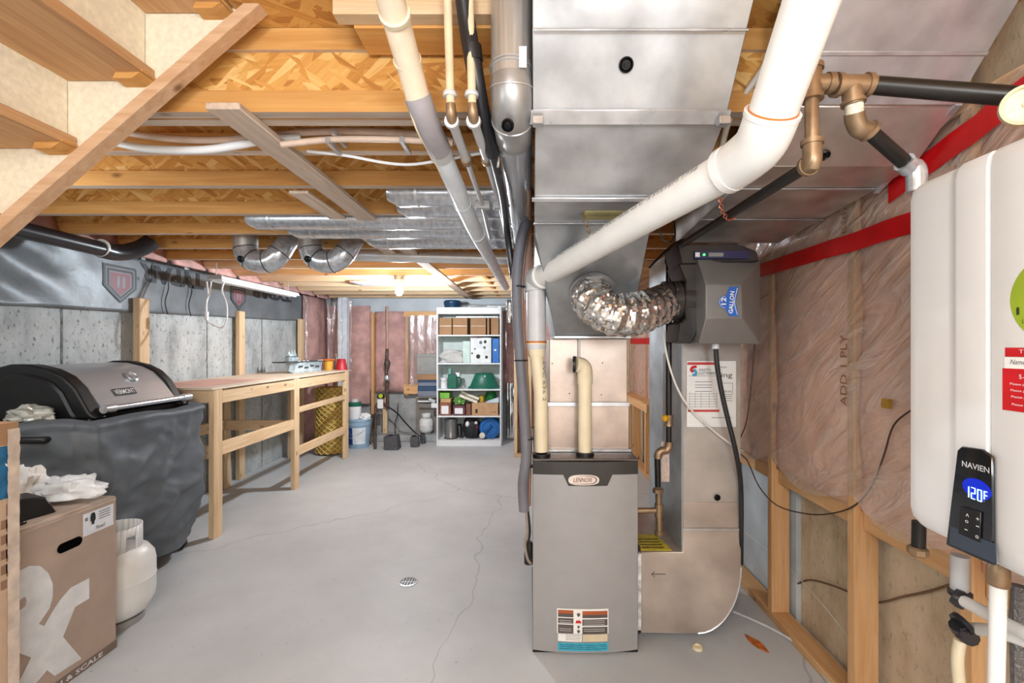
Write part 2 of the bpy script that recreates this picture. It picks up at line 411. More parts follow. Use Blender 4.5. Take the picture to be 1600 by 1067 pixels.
# --- ceiling: subfloor with stair opening, joists
cm = MB(); cm.box(-3.1, 1.5, 1.28, 6.8, 2.242, 2.26); cm.box(-0.80, 1.5, -2.6, 1.28, 2.242, 2.26); cm.box(-3.1, -0.80, -2.6, 0.25, 2.242, 2.26)
ceiling = cm.build('ceiling', SUBF, org=(0, 0, 0)); tag(ceiling, kind='structure')
L0, L1 = -2.93, 1.28
fm = MB().box(0, L1-L0, 0, 0.038, 0, 0.062); fmesh = fm.build('bottom_flange', FLANGE, ceiling); wm = MB().box(0, L1-L0, 0.013, 0.025, 0, 0.117).build('web', WEB, ceiling)
FM, WMESH = fmesh.data, wm.data
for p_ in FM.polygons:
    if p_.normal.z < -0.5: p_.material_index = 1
FM.materials.append(GREYW[0])  # flange bottom faces get a paler wood than the sides
FM2, WM2 = FM.copy(), WMESH.copy(); FM2.materials[0] = PINE[0]; WM2.materials[0] = PINE[0]
for o in (fmesh, wm): bpy.data.objects.remove(o)
FM.transform(Matrix.Translation(-Vector((0, 0, 0))))
jd = [1.305, 1.350, 1.565]+[1.905+0.405*i for i in range(12)]
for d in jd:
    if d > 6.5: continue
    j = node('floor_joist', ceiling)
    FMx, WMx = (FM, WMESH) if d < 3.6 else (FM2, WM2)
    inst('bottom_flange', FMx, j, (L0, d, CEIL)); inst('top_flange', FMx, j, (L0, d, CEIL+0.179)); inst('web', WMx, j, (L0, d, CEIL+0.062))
bx('blocking_board', PINE[0], ceiling, X(525, 1.17), X(768, 1.17), 1.15, 1.188, Z(31, 1.17), 2.242)
bx('blocking_board', FLANGE, ceiling, X(560, 1.22), X(772, 1.22), 1.19, 1.30, 2.16, 2.2)
# bridging blocks near the far end
for i in range(5):
    d0 = jd[-6+i]+0.04
    MB().hexa([(-0.70, d0, CEIL+0.16), (-0.66, d0, CEIL+0.16), (-0.42, d0+0.36, CEIL+0.02), (-0.46, d0+0.36, CEIL+0.02)],
              [(-0.70, d0, CEIL+0.22), (-0.66, d0, CEIL+0.22), (-0.42, d0+0.36, CEIL+0.08), (-0.46, d0+0.36, CEIL+0.08)]).build('bridging_piece', FLANGE, ceiling)
# strapping along the underside of the joists
bx('strapping_board', GREYW[1], ceiling, -0.892, -0.797, 1.25, 6.3, CEIL-0.02, CEIL-0.001, 0.002)
bx('strapping_board', GREYW[1], ceiling, -1.04, -0.955, 1.96, 3.35, CEIL-0.014, CEIL-0.001, 0.002)
# --- left wall
wl = MB().box(-3.1, -2.95, -2.6, 6.75, 0, 2.242).build('wall_left', CONC_L, org=(-2.95, 3, 0)); tag(wl, kind='structure')
for d in (3.335, 4.50, 5.70):
    bx('post', PINE[2], wl, -2.912, -2.86 if d < 4 else -2.872, d, d+0.089, 0, 1.70-0.006*d, 0.003)
for d in (3.7, 4.1, 4.5, 4.9, 5.3):
    pass
bays = sorted(jd)
for a, b in zip(bays, bays[1:]):
    if b-a > 0.2 and b > 2.2:
        MB().grid(lambda u, v, a=a, b=b: (-2.80-0.05*math.sin(v*math.pi)+0.03*n1(u*3+a*5, v*2), a+0.045+u*(b-a-0.05), 1.975+v*0.262), 6, 6).build('insulation_batt', PINK, wl, solid=0.02)
# form seams in the poured wall
for d in (2.86, 3.42, 4.15, 5.0):
    bx('form_seam', plain('seam_dark', (120, 124, 124), 0.9, var=0.3, nscale=20), wl, -2.9505, -2.947, d, d+0.012, 0, 1.72)
# --- right wall
wr = MB().box(1.30, 1.5, -2.6, 5.5, 0, 2.242).build('wall_right', CONC_R, org=(1.3, 2, 0)); tag(wr, kind='structure')
sd = [0.55, 1.20, 1.638, 2.20, 2.80, 3.40, 4.00, 4.60, 5.16]
bx('bottom_plate', GOLD[1], wr, 1.168, 1.257, 0.30, 5.25, 0, 0.038, 0.003)
bx('top_plate', GOLD[1], wr, 1.168, 1.257, 0.30, 5.25, 1.962, 1.998, 0.003)
for d in sd: bx('stud', GOLD[2], wr, 1.168, 1.257, d, d+0.038, 0.038, 1.962, 0.003)
for a, b in zip(sd, sd[1:]):
    bx('nailer', GOLD[1], wr, 1.20, 1.245, a+0.039, b-0.001, 0.665, 0.735, 0.003)
    MB().grid(lambda u, v, a=a, b=b: (1.196-0.024*math.sin(u*math.pi)*math.sin(min(1, v*6)*math.pi/2)+0.014*n1(u*3+a*9, v*6), a+0.04+u*(b-a-0.042), 0.735+v*1.225), 14, 26).build('insulation_batt', PEACH, wr, solid=0.012)
def film_r(u, v):
    y = 0.45+u*4.8; k = 0
    for a, b in zip(sd, sd[1:]):
        if a <= y <= b: k = math.sin((y-a)/(b-a)*math.pi)
    z0 = 0.80-0.085*k+0.02*n1(y*4)
    z = z0+(1.99-z0)*v
    return (1.163-0.010*abs(n1(y*5+z*2.2, z*1.1))-0.004-0.006*k*(1-v), y, z)
MB().grid(film_r, 120, 40).build('vapour_barrier', FILM, wr)
# red sheathing tape
def tape(y0, y1, z0, z1, hw, name='sheathing_tape'):
    MB().grid(lambda u, v: (1.1495-0.004*abs(n1(u*18, v)), y0+(y1-y0)*u, z0+(z1-z0)*u+(v-0.5)*2*hw+0.006*n1(u*9, 3)), 30, 2).build(name, RED, wr)
tape(0.5, 2.35, 1.695, 1.705, 0.033)
tape(0.75, 1.46, 2.0, 1.82, 0.036)
tape(4.3, 5.2, 1.375, 1.38, 0.03)
for yy, t, s in ((1.648, 'ADD 1 PLY', 0.035),):
    MB().text(t, (1.1475, yy, 1.11), (0, 0, 1), (0, 1, 0), s, 0.26).build('pencil_marking', plain('brown_pencil', (140, 95, 60), 0.8), wr)
    MB().text('Bath', (1.1475, yy, 1.74), (0, 0, 1), (0, 1, 0), 0.028, 0.09).build('pencil_marking', MATS['brown_pencil'], wr)
bx('outlet_plate', plain('brass_plate', (190, 150, 60), 0.4, 0.6), wr, 1.135, 1.145, 1.44, 1.47, 1.13, 1.16)
bx('sheet_membrane', plain('grey_membrane', (196, 206, 212), 0.55, var=0.1, nscale=4, bmp=0.3, bscale=8), wr, 1.275, 1.299, 2.18, 3.6, 0.0, 0.80)
bx('ledge_board', GOLD[1], wr, 1.05, 1.26, 4.1, 5.2, 0.72, 0.80, 0.003)
# --- far wall
wb = MB().box(-3.1, 1.5, 6.62, 6.8, 0, 2.242).build('wall_back', CONC_B, org=(0, 6.62, 0)); tag(wb, kind='structure')
blk = MB().box(0, 0.392, 0, 0.06, 0, 0.192).build('concrete_block', CONC_B, wb, bevel=0.006); bm_ = blk.data; bpy.data.objects.remove(blk)
for r in range(3):
    for i in range(6):
        o = inst('concrete_block', bm_, wb, (-2.92+0.4*i-(0.2 if r % 2 else 0)+0.2, 6.56+0.002*((i+r) % 3), 0.02+0.2*r)); m_ = o.modifiers.new('bevel', 'BEVEL'); m_.width = 0.006
bx('footing', CONC_B, wb, -2.5, -1.25, 6.29, 6.56, 0, 0.09, 0.01)
bs = [-2.78, -2.27, -1.78, -1.30, -0.80, -0.25]
for x in bs: bx('stud', GOLD[2], wb, x, x+0.04, 6.50, 6.585, 0.62 if x > -2.2 else 0.35, 1.80, 0.003)
bx('top_plate', GOLD[0], wb, -1.80, -1.20, 6.485, 6.52, 1.74, 1.82, 0.003)
bx('bottom_plate', GOLD[0], wb, -1.80, -1.15, 6.485, 6.56, 0.64, 0.78, 0.003)
bx('insulation_board', plain('pale_board', (206, 214, 220), 0.5, var=0.05, nscale=5), wb, -2.85, -0.1, 6.57, 6.62, 1.80, 2.24)
for a, b in zip(bs, bs[1:]):
    MB().grid(lambda u, v, a=a, b=b: (a+0.042+u*(b-a-0.044), 6.555-0.05*math.sin(u*math.pi)*math.sin(min(1, v*5)*math.pi/2)-0.02*n1(u*3+a*4, v*5), 0.66+v*1.16), 12, 16).build('insulation_batt', PINK, wb, solid=0.012)
MB().grid(lambda u, v: (-1.76+u*0.62+0.02*n1(v*3, 2), 6.465-0.03*abs(n1(u*5, v*1.2)), 0.76+v*1.0), 24, 14).build('vapour_barrier', FILM2, wb)
# corner bay at the end of the left wall
ba = MB().grid(lambda u, v: (-2.90-0.02*math.sin(u*9)+0.0, 5.82+u*0.66, 0.05+v*1.93), 8, 14).build('insulation_batt', PINK, wl, solid=0.012)
bx('insulation_batt', PINK, wb, -2.90, -2.30, 6.52, 6.56, 0.5, 1.9)
MB().grid(lambda u, v: (-2.86+u*0.36+0.015*n1(v*4, 5), 6.40-0.05*abs(n1(u*6, v*1.5)), 0.9+v*1.05), 16, 16).build('vapour_barrier', FILM2, wb)
MB().tube([(-2.84+0.012*math.sin(i*1.7), 5.78+0.01*math.cos(i*2.1), 1.05+i*0.09) for i in range(11)], 0.018, 8).build('film_fold', FILM2, wb)
MB().tube([(-2.60+0.012*math.sin(i*1.3), 6.30+0.01*math.cos(i*2.1), 1.05+i*0.085) for i in range(11)], 0.016, 8).build('film_fold', FOIL, wb)
# --- partition right of the shelf
wp = MB().box(-0.17, 1.28, 5.55, 5.62, 0, 2.242).build('wall_partition', plain('dark_board', (150, 140, 132), 0.9), org=(0.5, 5.55, 0)); tag(wp, kind='structure')
bx('bottom_plate', PINE[0], wp, -0.19, 1.28, 5.42, 5.545, 0, 0.04, 0.003)
for x in (-0.19, -0.02, 0.40, 0.80, 1.18): bx('stud', PINE[2], wp, x, x+0.04, 5.44, 5.545, 0.04, 1.999, 0.003)
for a, b in ((-0.15, -0.02), (0.02, 0.40), (0.44, 0.80), (0.84, 1.18)):
    MB().grid(lambda u, v, a=a, b=b: (a+0.002+u*(b-a-0.004), 5.53-0.05*math.sin(u*math.pi), 0.35+v*1.6), 8, 8).build('insulation_batt', PINK, wp)
MB().grid(lambda u, v: (-0.34+u*0.16, 6.45-0.04*abs(n1(u*4, v*3)), 0.02+v*1.96), 8, 20).build('foil_facing', FOIL, wb)
MB().grid(lambda u, v: (-0.335+u*0.13, 6.42-0.03*abs(n1(u*4, v*3)), 0.80+v*0.85), 8, 10).build('insulation_batt', PINK, wb)
# --- unseen wall behind the photographer, made white and close for bounced light
wk = MB().box(-3.1, 1.5, -2.05, -1.9, 0, 2.242).build('wall_front', WHITE, org=(0, -2.6, 0)); tag(wk, kind='structure')
# ================================================================ STAIRS
st = thing('staircase', 'open-backed wooden basement stairs rising overhead with pale risers', 'stairs', (-1.6, 0.8, 0.9))
SD0, SD1 = 0.32, 1.232
RISER = plain('pale_riser', (238, 226, 202), 0.7, var=0.05, nscale=60)
TREADW = wood('tread_wood', (178, 132, 92), (214, 170, 124), 1)
for k in range(-3, 3):
    zt = 1.33+0.716+0.183*k; xa = -1.252+0.21*k; xb = xa+0.236
    bx('tread', TREADW, st, xa, xb, SD0, SD1, zt, zt+0.03, 0.002)
    bx('riser', RISER, st, xa-0.018, xa, SD0, SD1-0.001, zt-0.183+0.032, zt, 0)
# far stringer: pale face between steps + lumber lower edge
slope = 0.183/0.21
def strz(x, off): return 1.33+0.716+(x+1.016)*slope+off
MB().prism([(-1.95, 1.234, strz(-1.95, -0.02)), (-0.55, 1.234, strz(-0.55, -0.02)), (-0.55, 1.234, strz(-0.55, 0.30)), (-1.95, 1.234, strz(-1.95, 0.30))], (0, 0.012, 0)).build('stringer_face', RISER, st)
MB().prism([(-1.95, 1.212, strz(-1.95, -0.060)), (-0.55, 1.212, strz(-0.55, -0.060)), (-0.55, 1.212, strz(-0.55, -0.020)), (-1.95, 1.212, strz(-1.95, -0.020))], (0, 0.045, 0)).build('stringer', wood('stringer_wood', (196, 152, 114), (222, 186, 152), 0), st, bevel=0.003)
for k in range(-3, 3):
    zt = 1.33+0.716+0.183*k; xb = -1.252+0.21*k
    MB().prism([(xb-0.03, 1.19, zt-0.151), (xb+0.01, 1.19, zt-0.151), (xb+0.03, 1.19, zt-0.178), (xb-0.0, 1.19, zt-0.199), (xb-0.05, 1.19, zt-0.199)], (0, 0.044, 0)).build('wedge', FLANGE, st)
MB().prism([(-1.95, SD0-0.04, strz(-1.95, -0.068)), (-0.55, SD0-0.04, strz(-0.55, -0.068)), (-0.55, SD0-0.04, strz(-0.55, 0.3)), (-1.95, SD0-0.04, strz(-1.95, 0.3))], (0, 0.038, 0)).build('stringer', FLANGE, st)
# ================================================================ DUCTS
du = thing('supply_duct', 'wide galvanised supply duct sloping down overhead to the furnace plenum', 'duct', (0.25, 1.6, 1.37))
x0, x1 = 0.006, 0.50
prof = [(0.93, H+0.885), (1.158, H+0.583), (1.383, H+0.447)]
def duct_seg(name, parent, mat, a, b, xa0, xa1, xb0, xb1, top_a, top_b, bevel=0.002):
    return MB().hexa([(xa0, a[0], a[1]), (xa1, a[0], a[1]), (xb1, b[0], b[1]), (xb0, b[0], b[1])],
                     [(xa0, a[0], top_a), (xa1, a[0], top_a), (xb1, b[0], top_b), (xb0, b[0], top_b)]).build(name, mat, parent, bevel=bevel)
duct_seg('sloped_section', du, GALV, prof[0], prof[1], x0, x1, x0, x1, 2.235, 2.235)
duct_seg('sloped_section', du, GALV, (1.159, H+0.5825), prof[2], x0+0.008, x1, x0+0.008, x1, 2.235 if False else 1.996, 1.996)
duct_seg('flat_section', du, GALV, (1.384, H+0.4465), (1.672, H+0.447), x0+0.01, x1-0.002, 0.016, 0.447, 1.996, 1.996)
# tapered plenum
MB().hexa([(0.115, 2.05, 1.373), (0.447, 2.05, 1.373), (0.447, 2.55, 1.373), (0.115, 2.55, 1.373)],
          [(0.016, 1.673, H+0.447), (0.447, 1.673, H+0.447), (0.447, 2.55, H+0.447), (0.016, 2.55, H+0.447)]).build('tapered_plenum', galv('plenum_grey', (168, 170, 172), 0.4), du, bevel=0.003)
bx('plenum_rim', CLEAT, du, 0.108, 0.455, 2.04, 2.56, 1.362, 1.374, 0.002)
def strip(name, parent, mat, p, q, hw, t, nrm):     # strip across x at a seam
    p, q, nrm = Vector(p), Vector(q), Vector(nrm).normalized()
    along = (q-p).normalized(); side = along.cross(nrm).normalized()
    lo = [p-side*hw, q-side*hw, q+side*hw, p+side*hw]
    return MB().hexa([v+nrm*0.0005 for v in lo], [v+nrm*t for v in lo]).build(name, mat, parent, bevel=0.0015)
nA = Vector((0, -0.302, -0.228)).normalized(); nB = Vector((0, -0.136, -0.225)).normalized()
strip('drive_cleat', du, CLEAT, (x0-0.008, 1.158, H+0.583), (x1+0.006, 1.158, H+0.583), 0.018, 0.008, (0, -0.7, -0.7))
strip('standing_seam', du, CLEAT, (x0, 1.04, Z(45, 1.04)-0.002), (x1, 1.04, Z(45, 1.04)-0.002), 0.003, 0.004, nA)
strip('drive_cleat', du, CLEAT, (x0, 1.383, H+0.447), (x1, 1.383, H+0.447), 0.007, 0.008, (0, -0.5, -0.8))
strip('drive_cleat', du, CLEAT, (0.012, 1.66, H+0.447), (0.452, 1.66, H+0.447), 0.012, 0.006, (0, 0, -1))
for xx in (0.022, 0.49): bx('corner_tab', CLEAT, du, xx-0.016, xx+0.012, 1.135, 1.16, H+0.555, H+0.575, 0.002)
def plug(parent, c, nrm, r):
    c, nrm = Vector(c), Vector(nrm).normalized()
    MB().lathe(c, [(r, 0), (r, 0.006), (r*0.82, 0.009), (r*0.6, 0.004), (r*0.35, 0.004), (r*0.3, 0.008), (0, 0.008)], 24, nrm).build('test_hole_plug', BLACKG, parent)
plug(du, (X(978, 1.09), 1.09, H+0.583+(1.158-1.09)*1.3246), nA, 0.0175)
bx('rating_label', [plain('yellow_label', (206, 196, 130), 0.5)], du, X(912, 1.55), X(978, 1.55), 1.51, 1.60, H+0.443, H+0.4465)
MB().text('SHEET METAL', (X(918, 1.55), 1.535, H+0.4425), (1, 0, 0), (0, 1, 0), 0.02, 0.11).build('label_print', INKG, du)
# return
re = thing('return_duct', 'galvanised return air duct dropping beside the furnace to a curved floor boot', 'duct', (0.75, 2.3, 0.03))
rp = [(0.95, H+0.893), (1.169, H+0.668), (1.20, H+0.630), (1.332, H+0.525), (1.469, H+0.508), (2.06, H+0.464)]
RX0, RX1 = 0.66, 1.125
tops = [2.238, 2.238, 2.238, 1.996, 1.996, 1.996]
for i in range(5):
    ta, tb = tops[i], tops[i+1]
    if i == 2: ta = tb = 1.996
    duct_seg('sloped_section' if i < 3 else 'flat_section', re, [GALV, GALVW, GALVW, GALVW, GALVW][i], rp[i], rp[i+1], RX0, RX1, RX0, RX1, ta, tb)
strip('drive_cleat', re, CLEAT, (RX0, 1.12, H+0.720), (RX1, 1.12, H+0.720), 0.005, 0.005, (0, -0.7, -0.7))
strip('drive_cleat', re, CLEAT, (RX0, 1.185, H+0.647), (RX1+0.004, 1.185, H+0.647), 0.017, 0.007, (0, -0.7, -0.7))
strip('drive_cleat', re, CLEAT, (RX0, 1.47, H+0.508), (RX1+0.004, 1.47, H+0.508), 0.006, 0.005, (0, 0, -1))
strip('drive_cleat', re, CLEAT, (RX0, 1.75, H+0.4865), (RX1+0.004, 1.75, H+0.4865), 0.008, 0.004, (0, 0, -1))
MB().prism([(RX1-0.012, 1.19, H+0.640), (RX1+0.006, 1.19, H+0.640), (RX1+0.006, 1.475, H+0.505), (RX1-0.012, 1.475, H+0.505)], (0, 0.0, -0.012)).build('side_flange', CLEAT, re)
plug(re, (X(1277, 1.33), 1.30, H+0.545), (0, -0.6, -0.8), 0.016)
bx('drop_section', [galv('drop_metal', (192, 186, 180), 0.42, 5)], re, 0.692, 0.955, 2.06, 2.62, 0.62, H+0.46, 0.002)
bx('side_sheet', GALVB, re, 0.688, 0.6915, 2.062, 2.62, 0.40, H+0.455)
bx('drop_section', TANMET, re, 0.692, 0.957, 2.058, 2.62, 0.50, 0.622, 0.002)
# boot with curved heel
bp = [(0.50, 0.03), (0.76, 0.03)]
for i in range(0, 11):
    a = i/10*math.pi/2; bp.append((0.76+0.195*math.sin(a), 0.03+0.30*(1-math.cos(a))))
bp += [(0.955, 0.50), (0.692, 0.50), (0.692, 0.397), (0.50, 0.397)]
MB().prism([(x, 2.056, z) for x, z in bp], (0, 0.564, 0)).build('curved_boot', TANMET, re, bevel=0.003)
MB().tube([(x, 2.056, z) for x, z in bp[1:13]], 0.004, 6).build('boot_seam', CLEAT, re)
strip('drive_cleat', re, CLEAT, (0.69, 2.056, 0.50), (0.96, 2.056, 0.50), 0.006, 0.004, (0, -1, 0))
plug(re, (X(1120, 2.058), 2.056, Z(777, 2.056)), (0, -1, 0), 0.014)
MB().prism([(0.505, 2.07, 0.3985), (0.645, 2.07, 0.3985), (0.62, 2.24, 0.3985), (0.515, 2.24, 0.3985)], (0, 0, 0.003)).build('filter_label', plain('yellow_label_bright', (222, 200, 60), 0.5, var=0.1, nscale=40), re)
for i in range(4): bx('filter_label_line', INK, re, 0.515, 0.615, 2.09+0.03*i, 2.097+0.03*i, 0.4012, 0.4025)
for k, (a, b) in enumerate((((X(1028, 2.055), Z(898, 2.055)), (X(1018, 2.055), Z(896, 2.055))),)):
    zz = Z(897, 2.055)
    MB().tube([(X(1040, 2.055), 2.0545, zz), (X(1018, 2.055), 2.0545, zz)], 0.0012, 6).tube([(X(1023, 2.055), 2.0545, zz+0.012), (X(1018, 2.055), 2.0545, zz), (X(1023, 2.055), 2.0545, zz-0.012)], 0.0012, 6).build('marker_arrow', INK, re)
# service tag pouch on the drop
sg = thing('service_record', 'paper furnace service record in clear pouch on the return duct', 'paper', (X(1113, 2.05), 2.05, Z(665, 2.05)))
S = F/2.05
def sp_(px, py, d=2.049): return Vector((X(px, d), d, Z(py, d)))
m = MB()
def lq(m, mi, ax, ay, bx_, by, d): m.cur = mi; m.add([(X(ax, d), d, Z(by, d)), (X(bx_, d), d, Z(by, d)), (X(bx_, d), d, Z(ay, d)), (X(ax, d), d, Z(ay, d))], [(0, 1, 2, 3)])
lq(m, 0, 1073, 564, 1150, 667, 2.055); lq(m, 1, 1074, 566, 1118, 570, 2.054); lq(m, 1, 1075, 640, 1124, 643.5, 2.054)
for y in (596, 601, 605, 611): lq(m, 2, 1086, y, 1112, y+0.9, 2.054)
for y in range(615, 638, 4): lq(m, 2, 1077, y, 1120, y+0.5, 2.054)
for x in (1077, 1086, 1095, 1108, 1120): lq(m, 2, x, 613, x+0.5, 637, 2.054)
for y in (619, 622, 625.5): lq(m, 2, 1130, y, 1144, y+0.8, 2.054)
for a in ((1127, 598, 1145, 598.7), (1127, 616, 1145, 616.7), (1144.4, 598, 1145, 616.7), (1112, 652, 1143, 653), (1076, 587, 1118, 587.6)): lq(m, 2, *a, 2.054)
m.cur = 3; m.text('FAST+', sp_(1092, 580, 2.053), (1, 0, 0), (0, 0, 1), 0.012, 0.052, shear=0.3)
m.text('CUSTOMERS', sp_(1091, 585, 2.053), (1, 0, 0), (0, 0, 1), 0.011, 0.078, shear=0.3)
m.text('HEATING', sp_(1130, 613, 2.053), (1, 0, 0), (0, 0, 1), 0.008, 0.038)
m.text('DATE BY', sp_(1123, 575, 2.053), (1, 0, 0), (0, 0, 1), 0.007, 0.036)
m.text('ing', sp_(1127, 592, 2.053), (1, 0, 0), (0, 0, 1), 0.028, 0.05)
m.cur = 1
m.tube([sp_(1088, 573, 2.053), sp_(1082, 574, 2.053), sp_(1080, 578, 2.053), sp_(1083, 581, 2.053)], 0.006, 6, smooth=4)
m.cur = 4
m.tube([sp_(1083, 578, 2.053), sp_(1087, 580, 2.053), sp_(1087, 585, 2.053), sp_(1082, 586, 2.053)], 0.006, 6, smooth=4)
m.build('record_sheet', [PAPER, RED, INKG, INK, plain('logo_blue', (70, 160, 200), 0.5)], sg)
m = MB(); lq(m, 0, 1071, 555, 1152, 669, 2.051); m.build('pouch', film('pouch_film', (240, 240, 240), 0.06, 0.06), sg)
# ================================================================ FURNACE
fu = thing('furnace', 'grey upright gas furnace with charcoal top band and oval badge', 'furnace', (0.24, 2.3, 0))
FX0, FX1 = 0.012, 0.468
def bow(x): t = (x-FX0)/(FX1-FX0)*2-1; return 1.948+0.024*t*t
FSIDE = plain('furnace_side', (120, 118, 118), 0.4, 0.3); FDOOR = plain('furnace_door', (166, 165, 166), 0.38, 0.25, var=0.02)
BAND = plain('charcoal_band', (58, 56, 54), 0.35)
bx('cabinet', FSIDE, fu, FX0+0.003, FX1-0.003, 1.985, 2.72, 0.015, 0.835, 0.003)
def bowpanel(name, mat, xs, zlo, zhi, off=0.0, th=0.012, back=None):
    m = MB(); n = len(xs); vs = []; fs = []
    for x in xs:
        d = bow(x)-off
        vs += [(x, d, zlo(x)), (x, d, zhi(x)), (x, back or d+th, zlo(x)), (x, back or d+th, zhi(x))]
    for i in range(n-1):
        a, b = i*4, i*4+4
        fs += [(a, b, b+1, a+1), (a+2, a+3, b+3, b+2), (a, a+2, b+2, b), (a+1, b+1, b+3, a+3)]
    fs += [(0, 1, 3, 2), (4*n-4, 4*n-2, 4*n-1, 4*n-3)]
    m.add(vs, fs); return m.build(name, mat, fu, bevel=0.002)
xs = [FX0+(FX1-FX0)*i/32 for i in range(33)]
bowpanel('door', FDOOR, xs, lambda x: 0.012, lambda x: 0.80, back=1.984)
sc_ = F/1.95
def tongue(x):
    px = CX+x*F/1.95
    a = 0.80-0.030
    if px < 880 or px > 957: return Z(742+abs(px-918)*0.02-1, 1.95)+0.0
    t = min(px-880, 957-px)/8.0
    return Z(742+17*min(1, t), 1.95)
xs2 = sorted(set(xs+[X(p, 1.95) for p in (880, 884, 888, 949, 953, 957)]))
bowpanel('top_band', BAND, xs2, tongue, lambda x: 0.832, 0.003, back=1.984)
bx('top_trim', galv('trim_grey', (120, 112, 108), 0.4), fu, FX0, FX1, 1.962, 2.70, 0.832, 0.842, 0.004, 2)
m = MB()
cxb, czb = X(912, 1.945), Z(749.5, 1.945)
def ell(rx, rz, d, n=32): return [(cxb+rx*math.copysign(abs(math.cos(2*math.pi*i/n))**0.75, math.cos(2*math.pi*i/n)), d, czb+rz*math.copysign(abs(math.sin(2*math.pi*i/n))**0.75, math.sin(2*math.pi*i/n))) for i in range(n)]
m.prism(ell(0.066, 0.0225, 1.945), (0, -0.005, 0)); m.cur = 1
m.text('LENNOX', (cxb-0.045, 1.9395, czb-0.009), (1, 0, 0), (0, 0, 1), 0.019, 0.082, shear=0.25, bold=0.01)
m.tube([(cxb-0.05, 1.94, czb-0.015), (cxb, 1.94, czb-0.0175), (cxb+0.04, 1.94, czb-0.014), (cxb+0.054, 1.94, czb), (cxb+0.045, 1.94, czb+0.012), (cxb+0.02, 1.94, czb+0.0165), (cxb-0.02, 1.94, czb+0.0165)], [0.0005, 0.001, 0.0016, 0.0025, 0.0015, 0.001, 0.0005], 6, smooth=4)
m.build('badge', [plain('badge_silver', (226, 216, 206), 0.25, 0.5), plain('badge_red', (120, 30, 36), 0.4)], fu)
# warning label
def fq(m, mi, a, b, c_, d_, off): 
    m.cur = mi; n = 8
    for i in range(n):
        p0 = X(a+(c_-a)*i/n, 1.945); p1 = X(a+(c_-a)*(i+1)/n, 1.945)
        m.add([(p0, bow(p0)-off, Z(d_, 1.945)), (p1, bow(p1)-off, Z(d_, 1.945)), (p1, bow(p1)-off, Z(b, 1.945)), (p0, bow(p0)-off, Z(b, 1.945))], [(0, 1, 2, 3)])
m = MB(); fq(m, 0, 870.5, 952, 951, 991, 0.0015)
for r in ((872, 954, 896, 959.5), (910, 955, 949.5, 961)): fq(m, 1, *r, 0.0022)
for r in ((872, 959.5, 896, 965), (872, 966.5, 896, 975), (872, 976.5, 896, 990.5), (910, 961, 949.5, 966), (910, 968, 949.5, 978), (910, 980, 949.5, 991)): fq(m, 2, *r, 0.0022)
fq(m, 3, 872, 991.5, 909, 1003, 0.002); fq(m, 4, 910.5, 991.5, 949.5, 1003, 0.002); fq(m, 5, 872, 1005, 951, 1018, 0.0018)
for y in (992.5, 995, 997.5, 1000): fq(m, 2, 884, y, 907, y+0.6, 0.0026)
for y in (1008, 1011, 1014): fq(m, 6, 874, y, 948, y+0.7, 0.0026)
for y in (970, 973, 976, 983, 986): fq(m, 3, 912, y, 945, y+0.5, 0.0027); fq(m, 3, 874, y, 893, y+0.5, 0.0027)
m.cur = 2
for px, py, r in ((904, 961, 0.0085), (904, 987, 0.0075), (904, 980, 0.006)): m.prism([(X(px, 1.942)+r*math.cos(i*math.pi/3+0.5)*(0.7 if i % 2 else 1), 1.9435, Z(py, 1.942)+r*math.sin(i*math.pi/3+0.5)) for i in range(6)], (0, -0.0008, 0))
m.cur = 7; m.prism([(X(904+dx, 1.942), 1.9435, Z(972+dy, 1.942)) for dx, dy in ((-5, 2), (-3, -3), (-1, -1), (1, -3), (3, -1), (5, 2))], (0, -0.0008, 0))
m.build('warning_label', [PAPER, plain('label_orange', (176, 92, 50), 0.5), plain('label_dark', (92, 84, 82), 0.5), PAPER, plain('label_tan', (222, 206, 176), 0.5), plain('label_teal', (70, 176, 204), 0.45, var=0.1, nscale=60), INK, RED], fu, recalc=False)
bx('base_rail', BLACK, fu, FX0, FX1, 1.975, 2.70, 0, 0.016)
bx('filter_rack', plain('filter_white', (226, 226, 226), 0.5, var=0.2, nscale=30), fu, 0.472, 0.497, 2.03, 2.055, 0.06, 0.40, 0.001)
bx('filter_door', BLACK, fu, 0.470, 0.499, 2.055, 2.62, 0.03, 0.42)
# warm sheet metal coil case above the furnace
cc = thing('coil_case', 'pinkish sheet metal plenum box standing on top of the furnace', 'duct', (0.27, 2.3, 0.842))
TANCASE = galv('case_warm_reflection', (190, 172, 160), 0.36, metal=0.6)  # galvanised case with its warm reflection mixed into the base colour
bx('upper_sheet', TANCASE, cc, 0.09, 0.452, 2.11, 2.60, 1.06, 1.362, 0.003)
bx('lower_sheet', TANCASE, cc, 0.082, 0.458, 2.10, 2.60, 0.843, 1.058, 0.003)
strip('drive_cleat', cc, CLEAT, (0.08, 2.10, 1.06), (0.46, 2.10, 1.06), 0.010, 0.006, (0, -1, 0))
bx('base_flange', CLEAT, cc, 0.072, 0.466, 2.085, 2.60, 0.8425, 0.856, 0.002)
for px, py in ((942, 567), (940, 617), (890, 615), (863, 568)): MB().lathe((X(px, 2.1), 2.11, Z(py, 2.1)), [(0.003, 0), (0.003, 0.003), (0.001, 0.004)], 8, (0, -1, 0)).build('screw', IRON, cc)
MB().tube([P(905, 528, 2.09), P(905, 562, 2.09)], 0.005, 8).build('drain_tube', PVC, cc)
